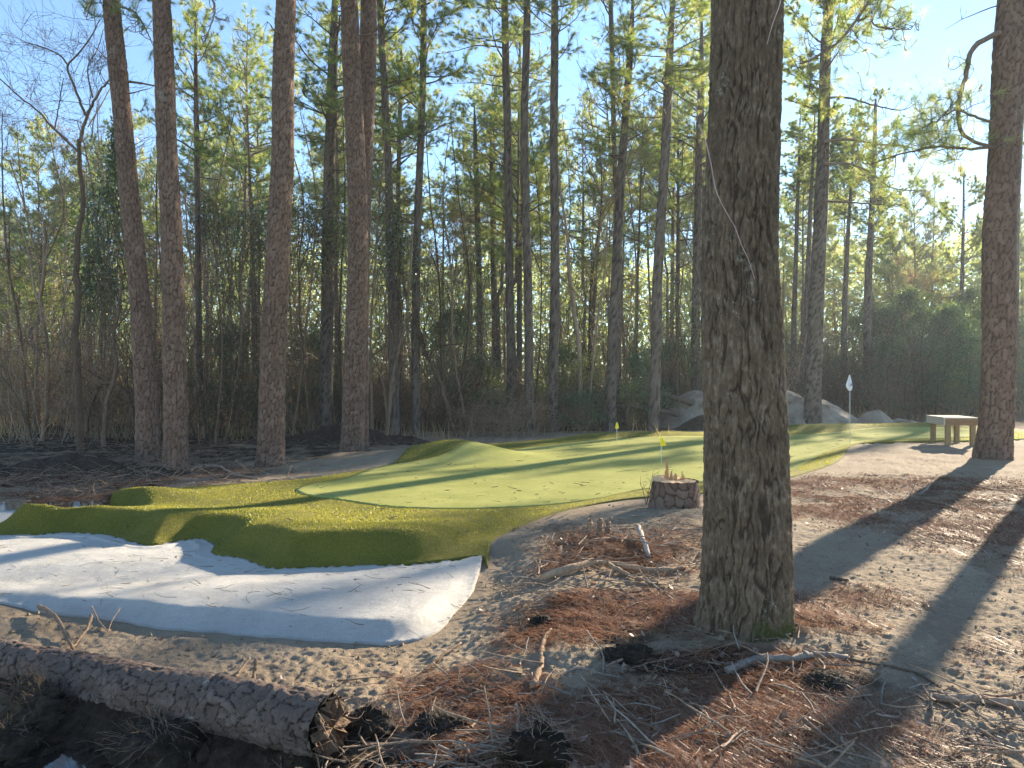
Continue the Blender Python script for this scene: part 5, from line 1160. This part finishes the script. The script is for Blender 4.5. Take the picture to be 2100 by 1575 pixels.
# evergreen vine tangles hanging on the trees
def vine_mass(label, blobs, D, seed, leaf='evergreen', n=240, strands=50, sz=.05):
    r = np.random.default_rng(seed); C = []; A = Acc(); cu = np.mean([b[0] for b in blobs]); b0 = P3(cu, 860, D); b0[2] = h1(b0[0], D); ctr = []
    for (u, v, du, dv) in blobs:
        c = P3(u, v, D) - b0; sx, sz_ = du / FP * D, dv / FP * D; C.append(c + r.normal(0, 1, (n, 3)) * np.array([sx, sx * .7, sz_]) * .5); ctr.append((c, sx, sz_))
    for k in range(strands):
        c, sx, sz_ = ctr[r.integers(len(ctr))]; st = c + r.normal(0, .4, 3) * np.array([sx, sx, sz_]); p = wob_path(st, np.array([r.normal(0, .2), r.normal(0, .2), -1]), max(.5, st[2] * r.uniform(.5, 1.0)), 10, .12, -.05, r)[0]; A.tube(p, np.linspace(.012, .006, 11), 4)
        C.append(p[r.integers(0, 11, 8)] + r.normal(0, .07, (8, 3)))
    V, T, rn = leaf_quads(np.vstack(C), 1, sz, .01, r); e = make_tree('vine_tangle', label, 'vine', tuple(b0)); A.build('stems', M['twig_dark'], e); build('foliage', V, T, None, M[leaf], e, False, {'rnd': rn})
vine_mass('dark evergreen vine tower between grey forked sapling and leaning pine', [(235, 330, 25, 60), (228, 390, 40, 60), (205, 440, 55, 60), (215, 500, 60, 70), (180, 540, 50, 60), (195, 610, 45, 60), (225, 570, 40, 70), (240, 280, 15, 40)], 21, 1, n=900, strands=60)
vine_mass('wide dark green vine canopy behind the thick plated pine', [(440, 470, 50, 50), (480, 450, 60, 50), (520, 480, 70, 60), (560, 440, 60, 45), (610, 430, 60, 40), (650, 460, 60, 50), (690, 480, 50, 50), (500, 540, 80, 60), (560, 520, 60, 60), (640, 520, 60, 50), (470, 590, 60, 60), (430, 430, 40, 40)], 24.5, 2, n=800, strands=110)
vine_mass('green vine clump high on the trunk of the vine wrapped dark pine', [(805, 470, 30, 60), (795, 540, 30, 60), (830, 500, 30, 50), (800, 420, 22, 50), (845, 560, 40, 50)], 23.4, 3, n=450, strands=30)
vine_mass('shaggy brown green vine curtain left of the slim grey pine', [(960, 520, 50, 40), (1000, 560, 45, 50), (930, 600, 45, 40), (985, 640, 40, 40), (1010, 780, 40, 40), (985, 800, 40, 35)], 28.5, 4, n=300, strands=50)
vine_mass('vine clad dark thicket right of the kinked pine', [(1390, 600, 40, 50), (1400, 660, 50, 50), (1420, 720, 50, 50), (1300, 640, 40, 40), (1310, 700, 40, 40)], 31, 5, n=400, strands=50)
vine_mass('olive vine screen right of the mossy pine', [(1165, 620, 40, 40), (1190, 660, 40, 50), (1180, 720, 40, 50), (1205, 760, 40, 40), (1215, 560, 30, 40)], 30, 6, 'yleaf', n=260, strands=50)
# far-off wood that reads as one mass
def far_wood():
    r = np.random.default_rng(91); n = 170000; D = r.uniform(72, 120, n); u = r.uniform(-420, 2300, n)
    top = (np.interp(u, [-400, 300, 600, 1200, 1700, 2000, 2300], [230, 240, 270, 240, 270, 290, 290]) + 60 * fbm(u / 60, u * 0 + np.floor(D / 12), 3, 5)) / FP * D
    z = (1 - r.random(n) ** 1.2 * 0 - r.power(1.4, n) * 0) * 0 + r.random(n) ** .8 * (top + CAMZ); x = (u - U0) / FP * D; g = fbm(x * .25, z * .35 + D, 2, 8); k = g > -.35 - .5 * (z < 6)
    C = np.stack([x, D, z], 1)[k]; V, T, rn = leaf_quads(C, 1, .34, .3, r)
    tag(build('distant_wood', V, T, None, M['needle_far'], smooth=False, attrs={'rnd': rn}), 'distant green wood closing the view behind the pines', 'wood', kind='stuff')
far_wood()
label_all()
for o in HIDE: COL.objects.unlink(o); bpy.data.objects.remove(o)

# ------------------------------------------------------------------ damp sunlit air
HZ = 0.00065
def haze():
    A = Acc(); A.box((0, 45, 13.0), (260, 190, 30.0)); n = NT('haze_air'); p = n.n('ShaderNodeVolumePrincipled'); p.inputs['Density'].default_value = HZ
    p.inputs['Color'].default_value = (.80, .90, 1.0, 1); p.inputs['Anisotropy'].default_value = .35; n.l(p.outputs[0], n.out.inputs['Volume'])
    tag(A.build('haze', n.m, None, False), 'thin bright haze between the trees', 'haze', kind='stuff')
haze()
